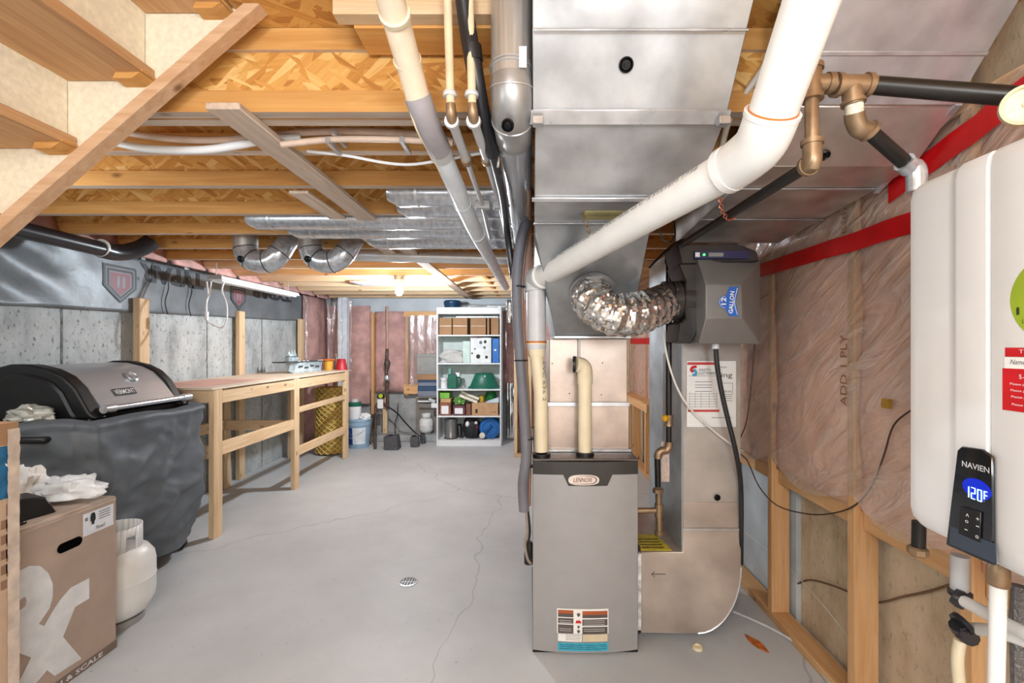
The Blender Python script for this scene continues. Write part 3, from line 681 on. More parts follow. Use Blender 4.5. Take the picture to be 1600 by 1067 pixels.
# intake pipe stub
ip = thing('intake_pipe', 'short cream plastic elbow pipe standing on the furnace top', 'pipe', (X(914, 2.02), 2.02, 0.842))
pth = [(X(914, 2.02), 2.02, 0.845), (X(914, 2.02), 2.02, 1.18), (X(914, 2.02), 2.02, 1.195)]
MB().tube(pth[:2], 0.030, 20).build('pipe', CREAM, ip)
MB().tube([(X(914, 2.02), 2.02, 1.16), (X(914, 2.02), 2.02, 1.20), (X(913, 2.02), 2.015, 1.225), (X(908, 2.02), 2.01, 1.243), (X(898, 2.02), 2.0, 1.248)], 0.034, 20, smooth=4).build('elbow', CREAM, ip)
MB().lathe((X(899, 2.02), 2.0, 1.248), [(0.036, 0), (0.036, 0.012), (0.028, 0.012), (0.028, 0.003)], 20, (-1, 0.15, 0)).build('open_end', BLACK, ip)
MB().lathe((X(914, 2.02), 2.02, 0.842), [(0.04, 0), (0.04, 0.016), (0.034, 0.018)], 20).build('rubber_collar', BLACK, ip)
# ---------------------------------------------------------------- vent pipe (white, overhead)
vp = thing('vent_pipe', 'thick white plastic vent pipe running from the furnace diagonally overhead', 'pipe', (X(846, 2.0), 2.0, 0.842))
A = P(1275, -20, 0.735); B = P(1197, 205, 0.90); B2 = P(1150, 258, 1.0); D_ = P(838, 438, 1.99); E_ = P(838, 545, 2.0)
MB().tube([A, B], 0.0445, 24).build('riser_pipe', PVC, vp)
MB().tube([B+(A-B).normalized()*0.035, B, B+(B2-B)*0.35+Vector((0.004, 0, -0.008)), B2, B2+(D_-B2).normalized()*0.03], 0.051, 24, smooth=4).build('elbow', PVC, vp)
dirA = (A-B).normalized(); MB().tube([B+dirA*0.028, B+dirA*0.0365], 0.0525, 24).build('elbow_rim', PVC, vp)
MB().tube([B+dirA*0.037, B+dirA*0.0395], 0.0465, 24).build('primer_ring', ORANGE, vp)
dirD = (D_-B2).normalized()
MB().tube([B2, D_-dirD*0.03], 0.0445, 24).build('sloped_run', PVC, vp)
MB().tube([B2+dirD*0.012, B2+dirD*0.03], 0.0525, 24).build('elbow_rim', PVC, vp)
MB().tube([D_-dirD*0.07, D_-dirD*0.03, D_, D_+Vector((0, 0, -0.05))], 0.051, 24, smooth=4).build('elbow', GPVC, vp)
MB().tube([D_-dirD*0.075, D_-dirD*0.06], 0.053, 24).build('elbow_rim', PVC, vp)
MB().tube([D_+Vector((0, 0, -0.03)), E_], 0.043, 24).build('drop_pipe', GPVC, vp)
MB().tube([E_+Vector((0, 0, 0.03)), E_+Vector((0.003, 0, -0.035))], [0.045, 0.036], 24).build('reducer', CREAM, vp)
MB().tube([E_+Vector((0, 0, 0.026)), E_+Vector((0, 0, 0.034))], 0.0453, 24).build('primer_ring', ORANGE, vp)
MB().tube([E_+Vector((0, 0, -0.025)), P(845, 612, 2.0), P(846, 705, 2.0)], [0.031, 0.031, 0.030], 20).build('lower_pipe', CREAM, vp)
MB().lathe((X(846, 2.0), 2.0, 0.842), [(0.04, 0), (0.04, 0.016), (0.033, 0.018)], 20).build('rubber_collar', BLACK, vp)
# printed line on the run
def oncyl(p, ax, r, ang0):
    ax = ax.normalized(); up = Vector((0, 0, 1)); u = (up-ax*up.dot(ax)).normalized(); w_ = ax.cross(u)
    def f(a, b):
        an = ang0+b/r; return p+ax*a+(u*math.cos(an)+w_*math.sin(an))*(r+0.0006)
    return f
side = -1
fpos = oncyl(D_-dirD*0.08, -dirD, 0.0445, -0.15)
MB().text('3 SYSTEM 1738  PVC TYPE BH GAS VENT  ULC S636 65 C  3 SYSTEM 1738', None, None, None, 0.014, 0.92, fn=lambda a, b: oncyl(D_-dirD*0.09, -dirD, 0.0445, 1.05)(a, -b) if False else oncyl(D_-dirD*0.09, -dirD, 0.0445, 1.15)(a, -b)).build('pipe_print', INKG, vp)
MB().text('PVC 636 2', None, None, None, 0.014, 0.17, fn=lambda a, b: (X(848, 1.965)+b, 2.0-math.sqrt(max(1e-6, 0.0318**2-(X(848, 1.965)+b-X(845, 2.0))**2)), 1.26-a)).build('pipe_print', INKG, vp)
MB().lathe(B2+dirD*0.0+Vector((-0.02, -0.045, -0.01)), [(0.008, 0), (0.008, 0.006), (0.004, 0.008)], 12, (-0.3, -1, -0.2)).build('moulding_nub', PVC, vp)
# perforated hanger strap
def chain(name, label, pts, mat, r=0.006):
    t = thing(name, label, 'hanger', pts[0])
    path = []
    for i in range(len(pts)-1):
        for k in range(5): path.append(Vector(pts[i]).lerp(Vector(pts[i+1]), k/5))
    path.append(Vector(pts[-1]))
    m = MB()
    for i, p in enumerate(path[:-1]):
        q = path[i+1]; L_ = (q-p); c = (p+q)/2; t_ = L_.normalized(); s_ = Vector((1, 0, 0)) if i % 2 else Vector((0, 0.4, 0.9)); s_ = (s_-t_*s_.dot(t_)).normalized()
        ring = [c+t_*math.cos(a)*L_.length*0.62+s_*math.sin(a)*r for a in [2*math.pi*k/10 for k in range(11)]]
        mm = MB().tube(ring, r*0.3, 5).build('link', mat, t)
    return t
chain('hanger_chain', 'metal hanger chain looped under the sloped white vent pipe', [P(895, 322, 1.56), P(911, 335, 1.54), P(917, 355, 1.52), P(925, 374, 1.54), P(936, 388, 1.60), P(948, 391, 1.66)], BRONZE)
chain('hanger_chain', 'copper hanger strap dangling beside the white vent pipe elbow', [P(1120, 280, 1.36), P(1124, 300, 1.36), P(1127, 325, 1.36), P(1136, 343, 1.38), P(1148, 340, 1.4)], plain('copper_strap', (190, 120, 96), 0.4, 0.7))
# ---------------------------------------------------------------- humidifier
hu = thing('humidifier', 'grey faceted bypass humidifier with dark collar on the return duct', 'humidifier', (X(1125, 1.95), 1.95, Z(538, 1.9)))
HG = plain('humidifier_grey', (126, 122, 118), 0.38, var=0.03); HD = plain('humidifier_dark', (44, 40, 38), 0.3)
def hp(px, py, d): return P(px, py, d)
D0, D1 = 2.055, 1.84
# lower/upper shell: front polygon with chamfered right side
m = MB()
fr = [hp(1092, 537, 1.86), hp(1188, 537, 1.92), hp(1188, 405, 1.92), hp(1090, 405, 1.86)]
inn = [hp(1103, 497, 1.80), hp(1160, 497, 1.80), hp(1158, 445, 1.80), hp(1103, 445, 1.80)]
bk = [Vector((p.x, 2.055, p.z)) for p in fr]
m.add(fr+inn+bk, [(0, 1, 5, 4), (1, 2, 6, 5), (2, 3, 7, 6), (3, 0, 4, 7), (4, 5, 6, 7), (8, 11, 10, 9), (0, 8, 9, 1), (1, 9, 10, 2), (2, 10, 11, 3), (3, 11, 8, 0)])
m.build('shell', HG, hu, bevel=0.004, seg=2, angle=20)
m = MB(); fr2 = [(1058, 382), (1150, 380), (1183, 392), (1187, 408), (1066, 412)]
m.prism([hp(x, y, 1.87) for x, y in fr2], (0, 0.185, 0)).build('top_cap', HD, hu, bevel=0.004)
# dark curved side bracket
out = [(1060, 412), (1090, 412), (1100, 440), (1104, 470), (1098, 497), (1088, 520), (1080, 537), (1058, 534), (1062, 505), (1072, 500), (1072, 440)]
MB().prism([hp(x, y, 1.885) for x, y in out], (0, 0.165, 0)).build('side_bracket', HD, hu, bevel=0.004)
cz = Z(470, 1.96)
MB().tube([(X(1035, 1.96), 1.96, cz), (X(1100, 1.96), 1.96, cz)], 0.0835, 28).build('duct_collar', plain('collar_brown', (58, 52, 48), 0.3), hu)
for px in (1046, 1060): MB().tube([(X(px, 1.96), 1.96, cz), (X(px, 1.96)+0.004, 1.96, cz)], 0.0855, 28).build('collar_band', BLACKG, hu)
m = MB(); a, b = hp(1084, 405, 1.868), hp(1168, 393, 1.868)
m.box(a.x, b.x, 1.855, 1.868, a.z, b.z); m.build('control_strip', plain('strip_navy', (34, 36, 84), 0.4), hu)
m = MB(); zc = (a.z+b.z)/2
m.cur = 0; m.box(X(1107, 1.855), X(1130, 1.855), 1.852, 1.856, zc-0.008, zc+0.008); m.cur = 1; m.box(X(1086, 1.855), X(1093, 1.855), 1.852, 1.856, zc-0.009, zc+0.009)
m.cur = 2; m.lathe((X(1100, 1.855), 1.855, zc), [(0.005, 0), (0.005, 0.003), (0.001, 0.004)], 10, (0, -1, 0)); m.build('indicator_panel', [plain('lcd_grey', (150, 150, 146), 0.3), PAPER, plain('green_led', (60, 220, 90), 0.4, emit=((60, 230, 90), 3))], hu)
# GALLON badge
m = MB(); o = hp(1124, 498, 1.797); u = Vector((1, 0, 0)); wv = Vector((0, 0, 1)); s = 1.797/F
def bq(px, py): return Vector((X(px, 1.797), 1.797, Z(py, 1.797)))
cen = bq(1133, 472)
m.cur = 0; m.prism([bq(1133+10*math.cos(a), 472+10*math.sin(a)) for a in [2*math.pi*i/24 for i in range(24)]], (0, -0.001, 0))
m.prism([bq(*p) for p in ((1140, 494), (1154, 494), (1149, 472), (1154, 448), (1140, 448), (1134, 462), (1134, 484))], (0, -0.0012, 0))
m.cur = 1
m.text('12', (X(1134.5, 1.795), 1.7952, Z(476, 1.795)), (0, 0, 1), (-1, 0, 0), 0.019, 0.028, bold=0.02)
m.text('GALLON', (X(1145, 1.795), 1.7952, Z(490, 1.795)), (0.08, 0, 1), (-1, 0, 0.08), 0.017, 0.088, bold=0.02)
m.tube([bq(1152, 492)+Vector((0, -0.0012, 0)), bq(1147.5, 472)+Vector((0, -0.0012, 0)), bq(1152, 450)+Vector((0, -0.0012, 0))], 0.0012, 6, smooth=6)
m.tube([bq(1133+8.7*math.cos(a), 472+8.7*math.sin(a))+Vector((0, -0.0008, 0)) for a in [1.57+math.pi*i/14 for i in range(15)]], 0.0008, 5)
m.build('capacity_badge', [plain('badge_blue', (46, 104, 196), 0.35), PAPER], hu)
MB().tube([hp(1118, 537, 1.93), hp(1118, 545, 1.93)], 0.016, 12).build('drain_fitting', GPVC, hu)
ho = MB().tube([hp(1118, 543, 1.93), hp(1121, 575, 1.94), hp(1127, 610, 1.95), hp(1136, 650, 1.96), hp(1146, 690, 1.97), hp(1154, 730, 2.0), hp(1158, 770, 2.04), hp(1158, 850, 2.06), hp(1158, 880, 2.1)], 0.0105, 10, smooth=5).build('drain_hose', ABS)
tag(ho, 'black drain hose hanging below the humidifier down the return duct', 'hose')
# flexible foil duct
fd = thing('flexible_duct', 'crinkled silver foil duct curving from the plenum to the humidifier', 'duct', P(925, 480, 1.85))
path = [P(927, 456, 1.885), P(924, 463, 1.82), P(930, 474, 1.76), P(950, 488, 1.73), P(978, 493, 1.74), P(1000, 488, 1.79), P(1022, 480, 1.88), P(1040, 473, 1.95)]
NF = 60
mb = MB(); mb.tube(path, 0.079, NF, smooth=18)
nring = len(mb.v)//NF
for i in range(nring):
    c = sum((Vector(mb.v[i*NF+k]) for k in range(NF)), Vector())/NF
    for k in range(NF):
        p = Vector(mb.v[i*NF+k]); q = p-c
        hel = math.sin((i*0.72+k/NF*2*math.pi))*0.05
        mb.v[i*NF+k] = tuple(c+q*(1+hel+0.06*n1(p.x*45, p.y*45, p.z*45)+0.05*n1(p.x*110, p.y*110, p.z*110)+0.035*n1(p.x*230, p.y*230, p.z*230)))
mb.build('foil_sleeve', FOIL, fd, angle=12)
nrm = Vector((0, -0.404, -0.378)).normalized(); nrm = Vector((0, -0.73, -0.683))
MB().lathe(P(926, 457, 1.875), [(0.098, 0), (0.098, 0.006), (0.084, 0.01), (0.084, 0.03)], 28, nrm).build('start_collar', galv('collar_grey', (170, 170, 172), 0.35), fd)
# ---------------------------------------------------------------- gas line
gl = thing('gas_pipe', 'black iron gas pipe with bronze fittings running overhead and down to the furnace', 'pipe', P(1030, 835, 2.0))
r_ = 0.0134
G0, G1 = P(1045, 395, 2.09), P(1264, 258, 0.96)
MB().tube([P(1045, 650, 2.09), G0+Vector((0, 0, -0.02))], r_, 14).build('vertical_pipe', IRON, gl)
MB().tube([G0+Vector((0, 0, -0.05)), G0+Vector((0, 0, -0.012)), G0+(G1-G0).normalized()*0.012, G0+(G1-G0).normalized()*0.05], 0.018, 14, smooth=4).build('elbow', IRON, gl)
MB().tube([G0, G1], r_, 14).build('sloped_pipe', IRON, gl)
TT = P(1268, 130, 0.95); T2 = P(1331, 133, 0.95); EL = P(1269, 246, 0.95)
def fitting(name, pts, r, bands=()):
    MB().tube(pts, r, 16, smooth=4 if len(pts) > 2 else 0).build(name, BRONZE, gl)
    for p, q in bands: MB().tube([p, q], r*1.18, 16).build('fitting_band', BRONZE, gl)
V = Vector
fitting('elbow', [G1+(G0-G1).normalized()*0.0, EL+V((0, 0, -0.01)), EL+V((0, 0, 0.032))], 0.0185, ((EL+V((0, 0, 0.026)), EL+V((0, 0, 0.036))), (G1+(G0-G1).normalized()*0.008, G1-(G0-G1).normalized()*0.002)))
MB().tube([EL+V((0, 0, 0.03)), TT+V((0, 0, -0.03))], r_, 14).build('nipple', BRONZE, gl)
fitting('tee', [TT+V((0, 0, -0.034)), TT+V((0, 0, 0.034))], 0.0195, ((TT+V((0, 0, -0.036)), TT+V((0, 0, -0.026))), (TT+V((0, 0, 0.026)), TT+V((0, 0, 0.036)))))
fitting('tee_branch', [TT, TT+V((0.04, 0, 0))], 0.018, ((TT+V((0.03, 0, 0)), TT+V((0.042, 0, 0))),))
MB().tube([TT+V((0, 0, 0.03)), TT+V((0, 0, 0.055))], 0.016, 14).build('thread_tape', plain('thread_white', (226, 220, 200), 0.6, var=0.15, nscale=80), gl)
MB().tube([TT+V((0, 0, 0.05)), TT+V((0, 0.1, 0.22))], r_, 14).build('nipple', BRONZE, gl)
MB().tube([TT+V((0.035, 0, 0)), T2+V((-0.03, 0, 0))], 0.015, 14).build('nipple', BRONZE, gl)
fitting('tee', [T2+V((-0.034, 0, 0)), T2+V((0.034, 0, 0))], 0.0205, ((T2+V((-0.036, 0, 0)), T2+V((-0.026, 0, 0))), (T2+V((0.026, 0, 0)), T2+V((0.036, 0, 0)))))
BP = P(1640, 155, 0.84)
MB().tube([T2+V((0.03, 0, 0)), T2+V((0.05, 0, 0))], 0.0185, 16).build('nipple', BRONZE, gl)
MB().tube([T2+V((0.045, 0, 0)), BP], 0.0180, 16).build('header_pipe', IRON, gl)
T3 = P(1336, 190, 0.96); T4 = P(1357, 204, 0.97); T5 = P(1418, 258, 1.0)
fitting('tee_branch', [T2+V((0, 0, -0.005)), P(1334, 165, 0.95)], 0.0195, ((P(1333, 158, 0.95), P(1333.5, 163, 0.95)),))
MB().tube([P(1334, 162, 0.95), P(1335, 178, 0.955)], 0.017, 14).build('thread_tape', MATS['thread_white'], gl)
fitting('elbow', [P(1335, 176, 0.955), T3+V((0, 0, 0.004)), P(1343, 201, 0.965), T4], 0.019, ((T4+(T4-T5).normalized()*0.004, T4+(T5-T4).normalized()*0.006),))
MB().tube([T4, T5], 0.0150, 14).build('sloped_pipe', IRON, gl)
MB().tube([T5-(T5-T4).normalized()*0.012, T5+(T5-T4).normalized()*0.01], 0.021, 14).build('union_nut', CHROME, gl)
MB().tube([T5, P(1428, 262, 1.0), P(1432, 272, 1.0), P(1432, 300, 1.0)], [0.017, 0.020, 0.020, 0.019], 14, smooth=3).build('flex_connector', CHROME, gl)
# dial cap at the header end
cp = P(1600, 166, 0.80); ax_ = Vector((-0.55, -0.8, -0.1))
MB().lathe(cp, [(0.034, 0), (0.034, 0.012), (0.029, 0.014), (0.027, 0.008), (0.005, 0.008), (0.004, 0.012), (0, 0.012)], 28, ax_).build('round_cap', plain('cap_cream', (226, 214, 180), 0.4, var=0.1, nscale=30), gl)
# lower part by the furnace
MB().lathe(P(1045, 655, 2.09), [(0.02, -0.03), (0.017, -0.01), (0.02, 0.01), (0.02, 0.02)], 14).build('valve_body', BRONZE, gl)
MB().lathe(P(1043, 653, 2.07), [(0.013, 0), (0.016, 0.008), (0.016, 0.02), (0.009, 0.026)], 8, (-1, -0.5, 0)).build('valve_handle', plain('valve_yellow', (214, 160, 30), 0.4), gl)
MB().tube([P(1045, 662, 2.09), P(1045, 692, 2.09)], 0.0125, 12).build('nipple', IRON, gl)
MB().tube([P(1045, 690, 2.09), P(1045, 698, 2.09), P(1041, 703, 2.09), P(1034, 704, 2.09), P(1029, 709, 2.09), P(1028, 716, 2.09)], 0.018, 14, smooth=4).build('offset_elbow', BRONZE, gl)
MB().tube([P(1027, 714, 2.09), P(1028, 760, 2.09)], 0.0134, 12).build('nipple', IRON, gl)
MB().lathe(P(1028, 766, 2.09), [(0.017, -0.012), (0.025, -0.01), (0.025, 0.006), (0.018, 0.012)], 8).build('union_nut', BRONZE, gl)
MB().tube([P(1029, 766, 2.09), P(1030, 830, 2.09)], 0.0150, 12).build('drip_leg', BRONZE, gl)
MB().lathe(P(1030, 835, 2.09), [(0.018, -0.005), (0.02, 0), (0.02, 0.018), (0.016, 0.02)], 12).build('cap', BRONZE, gl)
MB().lathe(P(1029.5, 797, 2.09), [(0.02, -0.03), (0.02, 0.03)], 12).build('tee', BRONZE, gl)
MB().tube([P(1030, 797, 2.09), (0.47, 2.09, Z(798, 2.09))], 0.0134, 12).build('branch_pipe', BRONZE, gl)
m = MB(); m.box(X(1033, 2.12), X(1046, 2.12), 2.12, 2.122, Z(762, 2.03), Z(697, 2.03)); tg = m.build('pipe_tag', plain('tag_pink', (206, 184, 172), 0.6, var=0.12, nscale=70)); tag(tg, 'small printed paper tag hanging behind the lower gas pipe', 'tag')
# ================================================================ WATER HEATER
wh = thing('water_heater', 'white wall-hung tankless water heater with black display panel', 'water heater', (0.97, 0.74, 0.956))
hz0, hz1 = 0.957, 1.662
prof = [(0.965, 1.115), (0.965, 0.86), (0.962, 0.815), (0.95, 0.795), (0.93, 0.789), (0.855, 0.785), (0.842, 0.783), (0.834, 0.778), (0.826, 0.7755), (0.772, 0.774), (0.7695, 0.776), (0.768, 0.783), (0.7665, 0.783), (0.765, 0.776), (0.762, 0.7745), (0.66, 0.7735), (0.56, 0.779), (0.535, 0.79), (0.525, 0.82), (0.525, 1.115)]
def hx(z, x, d):   # rounded far lower / upper corners
    return (x, d, z)
m = MB(); n = len(prof); vs = []; 
lv = [(hz0+0.0, 0.030), (hz0+0.006, 0.012), (hz0+0.02, 0.003), (hz0+0.04, 0), (hz1-0.03, 0), (hz1-0.012, 0.003), (hz1-0.003, 0.010), (hz1, 0.02)]
for z, ins in lv:
    for d, x in prof:
        dd = 0.745+(d-0.745)*(1-ins/0.22); xx = x+ins*0.9*(1-max(0, (x-0.8))/0.4) if x < 1.0 else x
        vs.append((xx, dd, z))
fs = [(j*n+i, j*n+(i+1) % n, (j+1)*n+(i+1) % n, (j+1)*n+i) for j in range(len(lv)-1) for i in range(n)]+[tuple(range(n))[::-1], tuple((len(lv)-1)*n+i for i in range(n))]
m.add(vs, fs); m.build('casing', ENAMEL, wh, angle=28)
bx('wall_bracket', CLEAT, wh, 1.112, 1.145, 0.60, 0.90, 1.2, 1.45)
# black control panel
def wp3(px, py, x): d = x*F/(px-CX); return Vector((x, d, Z(py, d)))
XP = 0.7725
pan = [wp3(p, q, XP) for p, q in ((1500, 703), (1507, 697), (1540, 702), (1556, 714), (1558, 884), (1520, 868), (1482, 851))]
MB().prism(pan, (-0.006, 0, 0)).build('control_panel', plain('panel_black', (18, 20, 26), 0.12, coat=0.6), wh, bevel=0.002)
XT = 0.7655
low = [wp3(p, q, 0.7662) for p, q in ((1486, 822), (1556, 850), (1557.5, 881), (1520, 865), (1484, 850))]
MB().prism(low, (-0.0006, 0, 0)).build('lower_trim', plain('panel_slate', (58, 68, 82), 0.3), wh)
def htext(m, t, px, py, h, wpx=None, x=XT, bold=0, shear=0):
    o = wp3(px, py, x); width = None
    if wpx: width = o.y-wp3(px+wpx, py, x).y
    m.text(t, o, (0, -1, 0), (0, 0, 1), h, width, bold=bold, shear=shear)
m = MB(); htext(m, 'NAVIEN', 1503, 728, 0.010, 43, bold=0.02); m.build('maker_name', plain('silver_print', (200, 200, 204), 0.3), wh)
m = MB(); cd_ = wp3(1526, 764, 0.7662)
m.prism([(0.7663, cd_.y+0.0255*math.cos(2*math.pi*i/28), cd_.z+0.0175*math.sin(2*math.pi*i/28)) for i in range(28)], (-0.0006, 0, 0)); m.build('display', plain('display_blue', (8, 20, 96), 0.2, emit=((16, 50, 235), 0.55)), wh)
SEG = {'a': ((0, 2), (1, 2)), 'b': ((1, 2), (1, 1)), 'c': ((1, 1), (1, 0)), 'd': ((0, 0), (1, 0)), 'e': ((0, 1), (0, 0)), 'f': ((0, 2), (0, 1)), 'g': ((0, 1), (1, 1))}
m = MB(); o = wp3(1508, 775, 0.7642)
for k, on in enumerate(('bc', 'abged', 'abcdef', 'aefg')):
    for c_ in on:
        (ax_a, az_a), (ax_b, az_b) = SEG[c_]; w_d = 0.0065; sc_d = 1.0 if k < 3 else 0.7; up = 0 if k < 3 else 0.006
        yy_ = lambda q_: o.y-0.0112*k-q_*w_d*sc_d; zz_ = lambda q_: o.z+up+q_*0.0094*sc_d
        m.tube([(0.7642, yy_(ax_a), zz_(az_a)), (0.7642, yy_(ax_b), zz_(az_b))], 0.0008, 6)
o_ = m.build('display_digits', plain('display_digit', (200, 230, 255), 0.3, emit=((150, 200, 255), 1.8)), wh)
m = MB(); bp_ = [wp3(p, q, 0.7662) for p, q in ((1503, 790), (1535, 800), (1533, 848), (1499, 833))]; m.prism(bp_, (-0.003, 0, 0)); m.build('button_pad', BLACK, wh, bevel=0.001)
m = MB()
for t, px, py in (('^', 1509, 806), ('o', 1508, 816), ('-', 1507, 827), ('+', 1525, 812), ('-', 1525, 822), ('o', 1524, 840)): htext(m, t, px, py, 0.005 if t != '-' else 0.0013, 5, x=0.7625)
m.build('button_symbols', PAPER, wh)
# stickers
m = MB(); cy_, cz_ = 0.655, 1.402
m.prism([(0.7742, cy_+0.078*math.cos(a), cz_+0.072*math.sin(a)) for a in [2*math.pi*i/40 for i in range(40)]], (-0.001, 0, 0)); m.build('round_sticker', plain('sticker_green', (154, 176, 46), 0.4), wh)
m = MB(); htext(m, '1.0 gpm', 1588, 496, 0.016, 130, x=0.7725, bold=0.01); m.build('sticker_print', plain('dark_green_ink', (40, 60, 20), 0.6), wh); m = MB(); htext(m, 'LOW FLOW ACTIVATION', 1597, 505, 0.006, 110, x=0.7725); m.build('sticker_print', MATS['dark_green_ink'], wh)
ra = [wp3(p, q, 0.7738) for p, q in ((1571, 543), (1800, 543), (1800, 557), (1571, 557))]
m = MB(); S0 = wp3(1571, 557, 0.7738)
m.quad((0.7730, S0.y, S0.z), (0, -1, 0), (0, 0, 1), 0.12, 0.0145); m.quad((0.7730, wp3(1567, 640, 0.7738).y, wp3(1567, 640, 0.7738).z), (0, -1, 0), (0, 0, 1), 0.125, 0.068); m.build('red_sticker', plain('sticker_red', (206, 24, 34), 0.4), wh)
m = MB(); m.quad((0.7730, S0.y+0.001, wp3(1567, 575, 0.7738).z), (0, -1, 0), (0, 0, 1), 0.12, 0.018); m.build('white_sticker', PAPER, wh)
m = MB(); htext(m, 'THANK YOU', 1592, 552, 0.006, 80, x=0.7720); m.build('sticker_print', PAPER, wh); m = MB(); htext(m, '5-YEAR SERVICE', 1592, 592, 0.007, 90, x=0.7720)
m.build('sticker_print', PAPER, wh)
for i, y in enumerate((602, 612, 622, 634)): m = MB(); htext(m, 'Please protect the unit for service', 1578+i, y, 0.0045, 110, x=0.7720); m.build('sticker_print', PAPER, wh)
m = MB(); htext(m, 'Name', 1578, 569, 0.008, 24, x=0.7720, shear=0.3); m.build('handwriting', INKG, wh)
def sub(root, parent_name, *names):
    ks = list(root.children); par = [k for k in ks if k.name.split('.')[0] == parent_name][0]
    for k in ks:
        if k.name.split('.')[0] in names: k.parent = par
sub(wh, 'control_panel', 'display', 'display_digits', 'button_pad', 'button_symbols', 'maker_name', 'lower_trim')
sub(wh, 'casing', 'round_sticker', 'red_sticker', 'white_sticker', 'sticker_print', 'handwriting')
sub(fu, 'door', 'warning_label'); sub(fu, 'top_band', 'badge')
sub(hu, 'shell', 'capacity_badge'); sub(hu, 'control_strip', 'indicator_panel'); sub(hu, 'duct_collar', 'collar_band')
# pipes beneath it
def pipe(name, label, pts, r, mat, cat='pipe', n=12, smooth=4, group=None):
    o = MB().tube(pts, r, n, smooth=smooth if len(pts) > 2 else 0).build(name, mat); return tag(o, label, cat, group)
t = thing('drain_valve', 'black iron stub pipe with nut under the water heater corner', 'pipe', P(1434, 870, 1.02))
MB().tube([P(1436, 815, 1.02), P(1435, 858, 1.02)], 0.0135, 12).build('pipe', IRON, t)
MB().lathe(P(1434, 862, 1.02), [(0.016, -0.008), (0.02, -0.004), (0.02, 0.008), (0.016, 0.012)], 8).build('nut', BRONZE, t)
t = thing('condensate_pipe', 'white plastic pipe dropping from the water heater to the floor', 'pipe', P(1555, 1100, 0.84))
MB().tube([P(1560, 905, 0.84), P(1558, 990, 0.84), P(1552, 1250, 0.84)], 0.0125, 14).build('pipe', PVC, t)
MB().lathe(P(1560, 905, 0.84), [(0.014, -0.012), (0.017, -0.006), (0.017, 0.02), (0.012, 0.03)], 12).build('brass_union', BRONZE, t)
pipe('water_pipe', 'grey plastic water pipe stub beside the white condensate pipe', [P(1500, 868, 1.02), P(1499, 925, 1.02)], 0.017, GPVC)
pipe('water_pipe', 'white water pipe slanting right below the water heater', [P(1500, 936, 1.0), P(1560, 968, 0.9), P(1640, 1010, 0.8)], 0.0125, PVC)
pipe('water_pipe', 'lower white water pipe bending out of the wall bracket', [P(1508, 985, 1.02), P(1530, 983, 1.0), P(1570, 990, 0.92), P(1640, 1016, 0.85)], 0.013, PVC)
pipe('water_pipe', 'translucent water tube curving down to the floor behind the heater pipes', [P(1500, 1000, 1.12), P(1496, 1030, 1.12), P(1500, 1075, 1.12), P(1512, 1120, 1.12)], 0.013, CREAM)
t = thing('pipe_clamp', 'black pipe clamp around the slanting white water pipe end', 'clamp', P(1500, 936, 1.0)); MB().lathe(P(1500, 936, 1.0), [(0.017, -0.012), (0.02, 0), (0.017, 0.012)], 12, (0.5, -0.8, -0.3)).build('ring', ABS, t); MB().lathe(P(1500, 930, 1.01), [(0.022, 0), (0.022, 0.008)], 12).build('flange', ABS, t)
t = thing('pipe_clamp', 'black bend support holding the lower white water pipe', 'clamp', P(1508, 985, 1.02)); MB().tube([P(1498, 976, 1.02), P(1505, 988, 1.02), P(1516, 995, 1.0)], 0.019, 10, smooth=3).build('bend', ABS, t); MB().lathe(P(1500, 976, 1.02), [(0.024, 0), (0.024, 0.01)], 12, (0.8, 0, 0.5)).build('flange', ABS, t)
m = MB()
m.tube([P(1592, 915, 0.9), P(1590, 960, 0.9), P(1592, 1100, 0.9)], 0.012, 10)
tag(m.build('corrugated_hose', plain('braid_grey', (110, 106, 104), 0.4, 0.4, bmp=0.6, bscale=150)), 'braided grey hose at the right edge under the water heater', 'hose')
# ================================================================ PIPES UNDER JOISTS
t = thing('sewer_vent', 'cream-tinted plastic pipe descending through the joists with grey coupling', 'pipe', P(690, 240, 1.33))
pts = [P(606, -15, 0.93), P(640, 105, 1.08), P(655, 160, 1.14)]
MB().tube(pts, 0.0302, 20).build('upper_pipe', plain('pvc_wood_tint', (242, 222, 196), 0.35), t)  # light bounced off the wood is put into the upper pipe colour
MB().tube([P(637, 32, 1.08)*1.0, P(637, 34, 1.08)], 0.001, 6)
for a in ((616, 20, 0.965), (636, 92, 1.065)):
    p = P(*a); q = P(a[0]+2, a[1]+6, a[2]+0.01); MB().tube([p, q], 0.0335, 20).build('pipe_ring', CREAM, t)
MB().tube([P(652, 150, 1.13), P(661, 175, 1.16), P(675, 210, 1.23), P(686, 232, 1.30)], 0.0335, 20, smooth=4).build('coupling', plain('coupling_grey', (170, 164, 168), 0.3), t)
MB().tube([P(684, 228, 1.29), P(690, 242, 1.34)], 0.0345, 20).build('pipe_ring', GPVC, t)
MB().tube([P(688, 236, 1.32), P(707, 280, 1.45), P(726, 325, 1.64), P(740, 355, 1.85), P(757, 388, 2.2), P(790, 448, 3.6)], 0.030, 18).build('lower_pipe', plain('bluish_pvc', (222, 228, 234), 0.28), t)
for a in ((722, 316, 1.60), (746, 366, 1.95), (763, 400, 2.4)):
    p = P(*a); q = p+(P(790, 448, 3.6)-P(726, 325, 1.64)).normalized()*0.02; MB().tube([p, q], 0.0325, 18).build('pipe_ring', GPVC, t)
MB().tube([P(621, 35, 1.0), P(630, 130, 1.10), P(650, 200, 1.17), P(672, 240, 1.28), P(700, 290, 1.46), P(740, 370, 1.95)], 0.0025, 6, smooth=4).build('cord', CREAM, t)
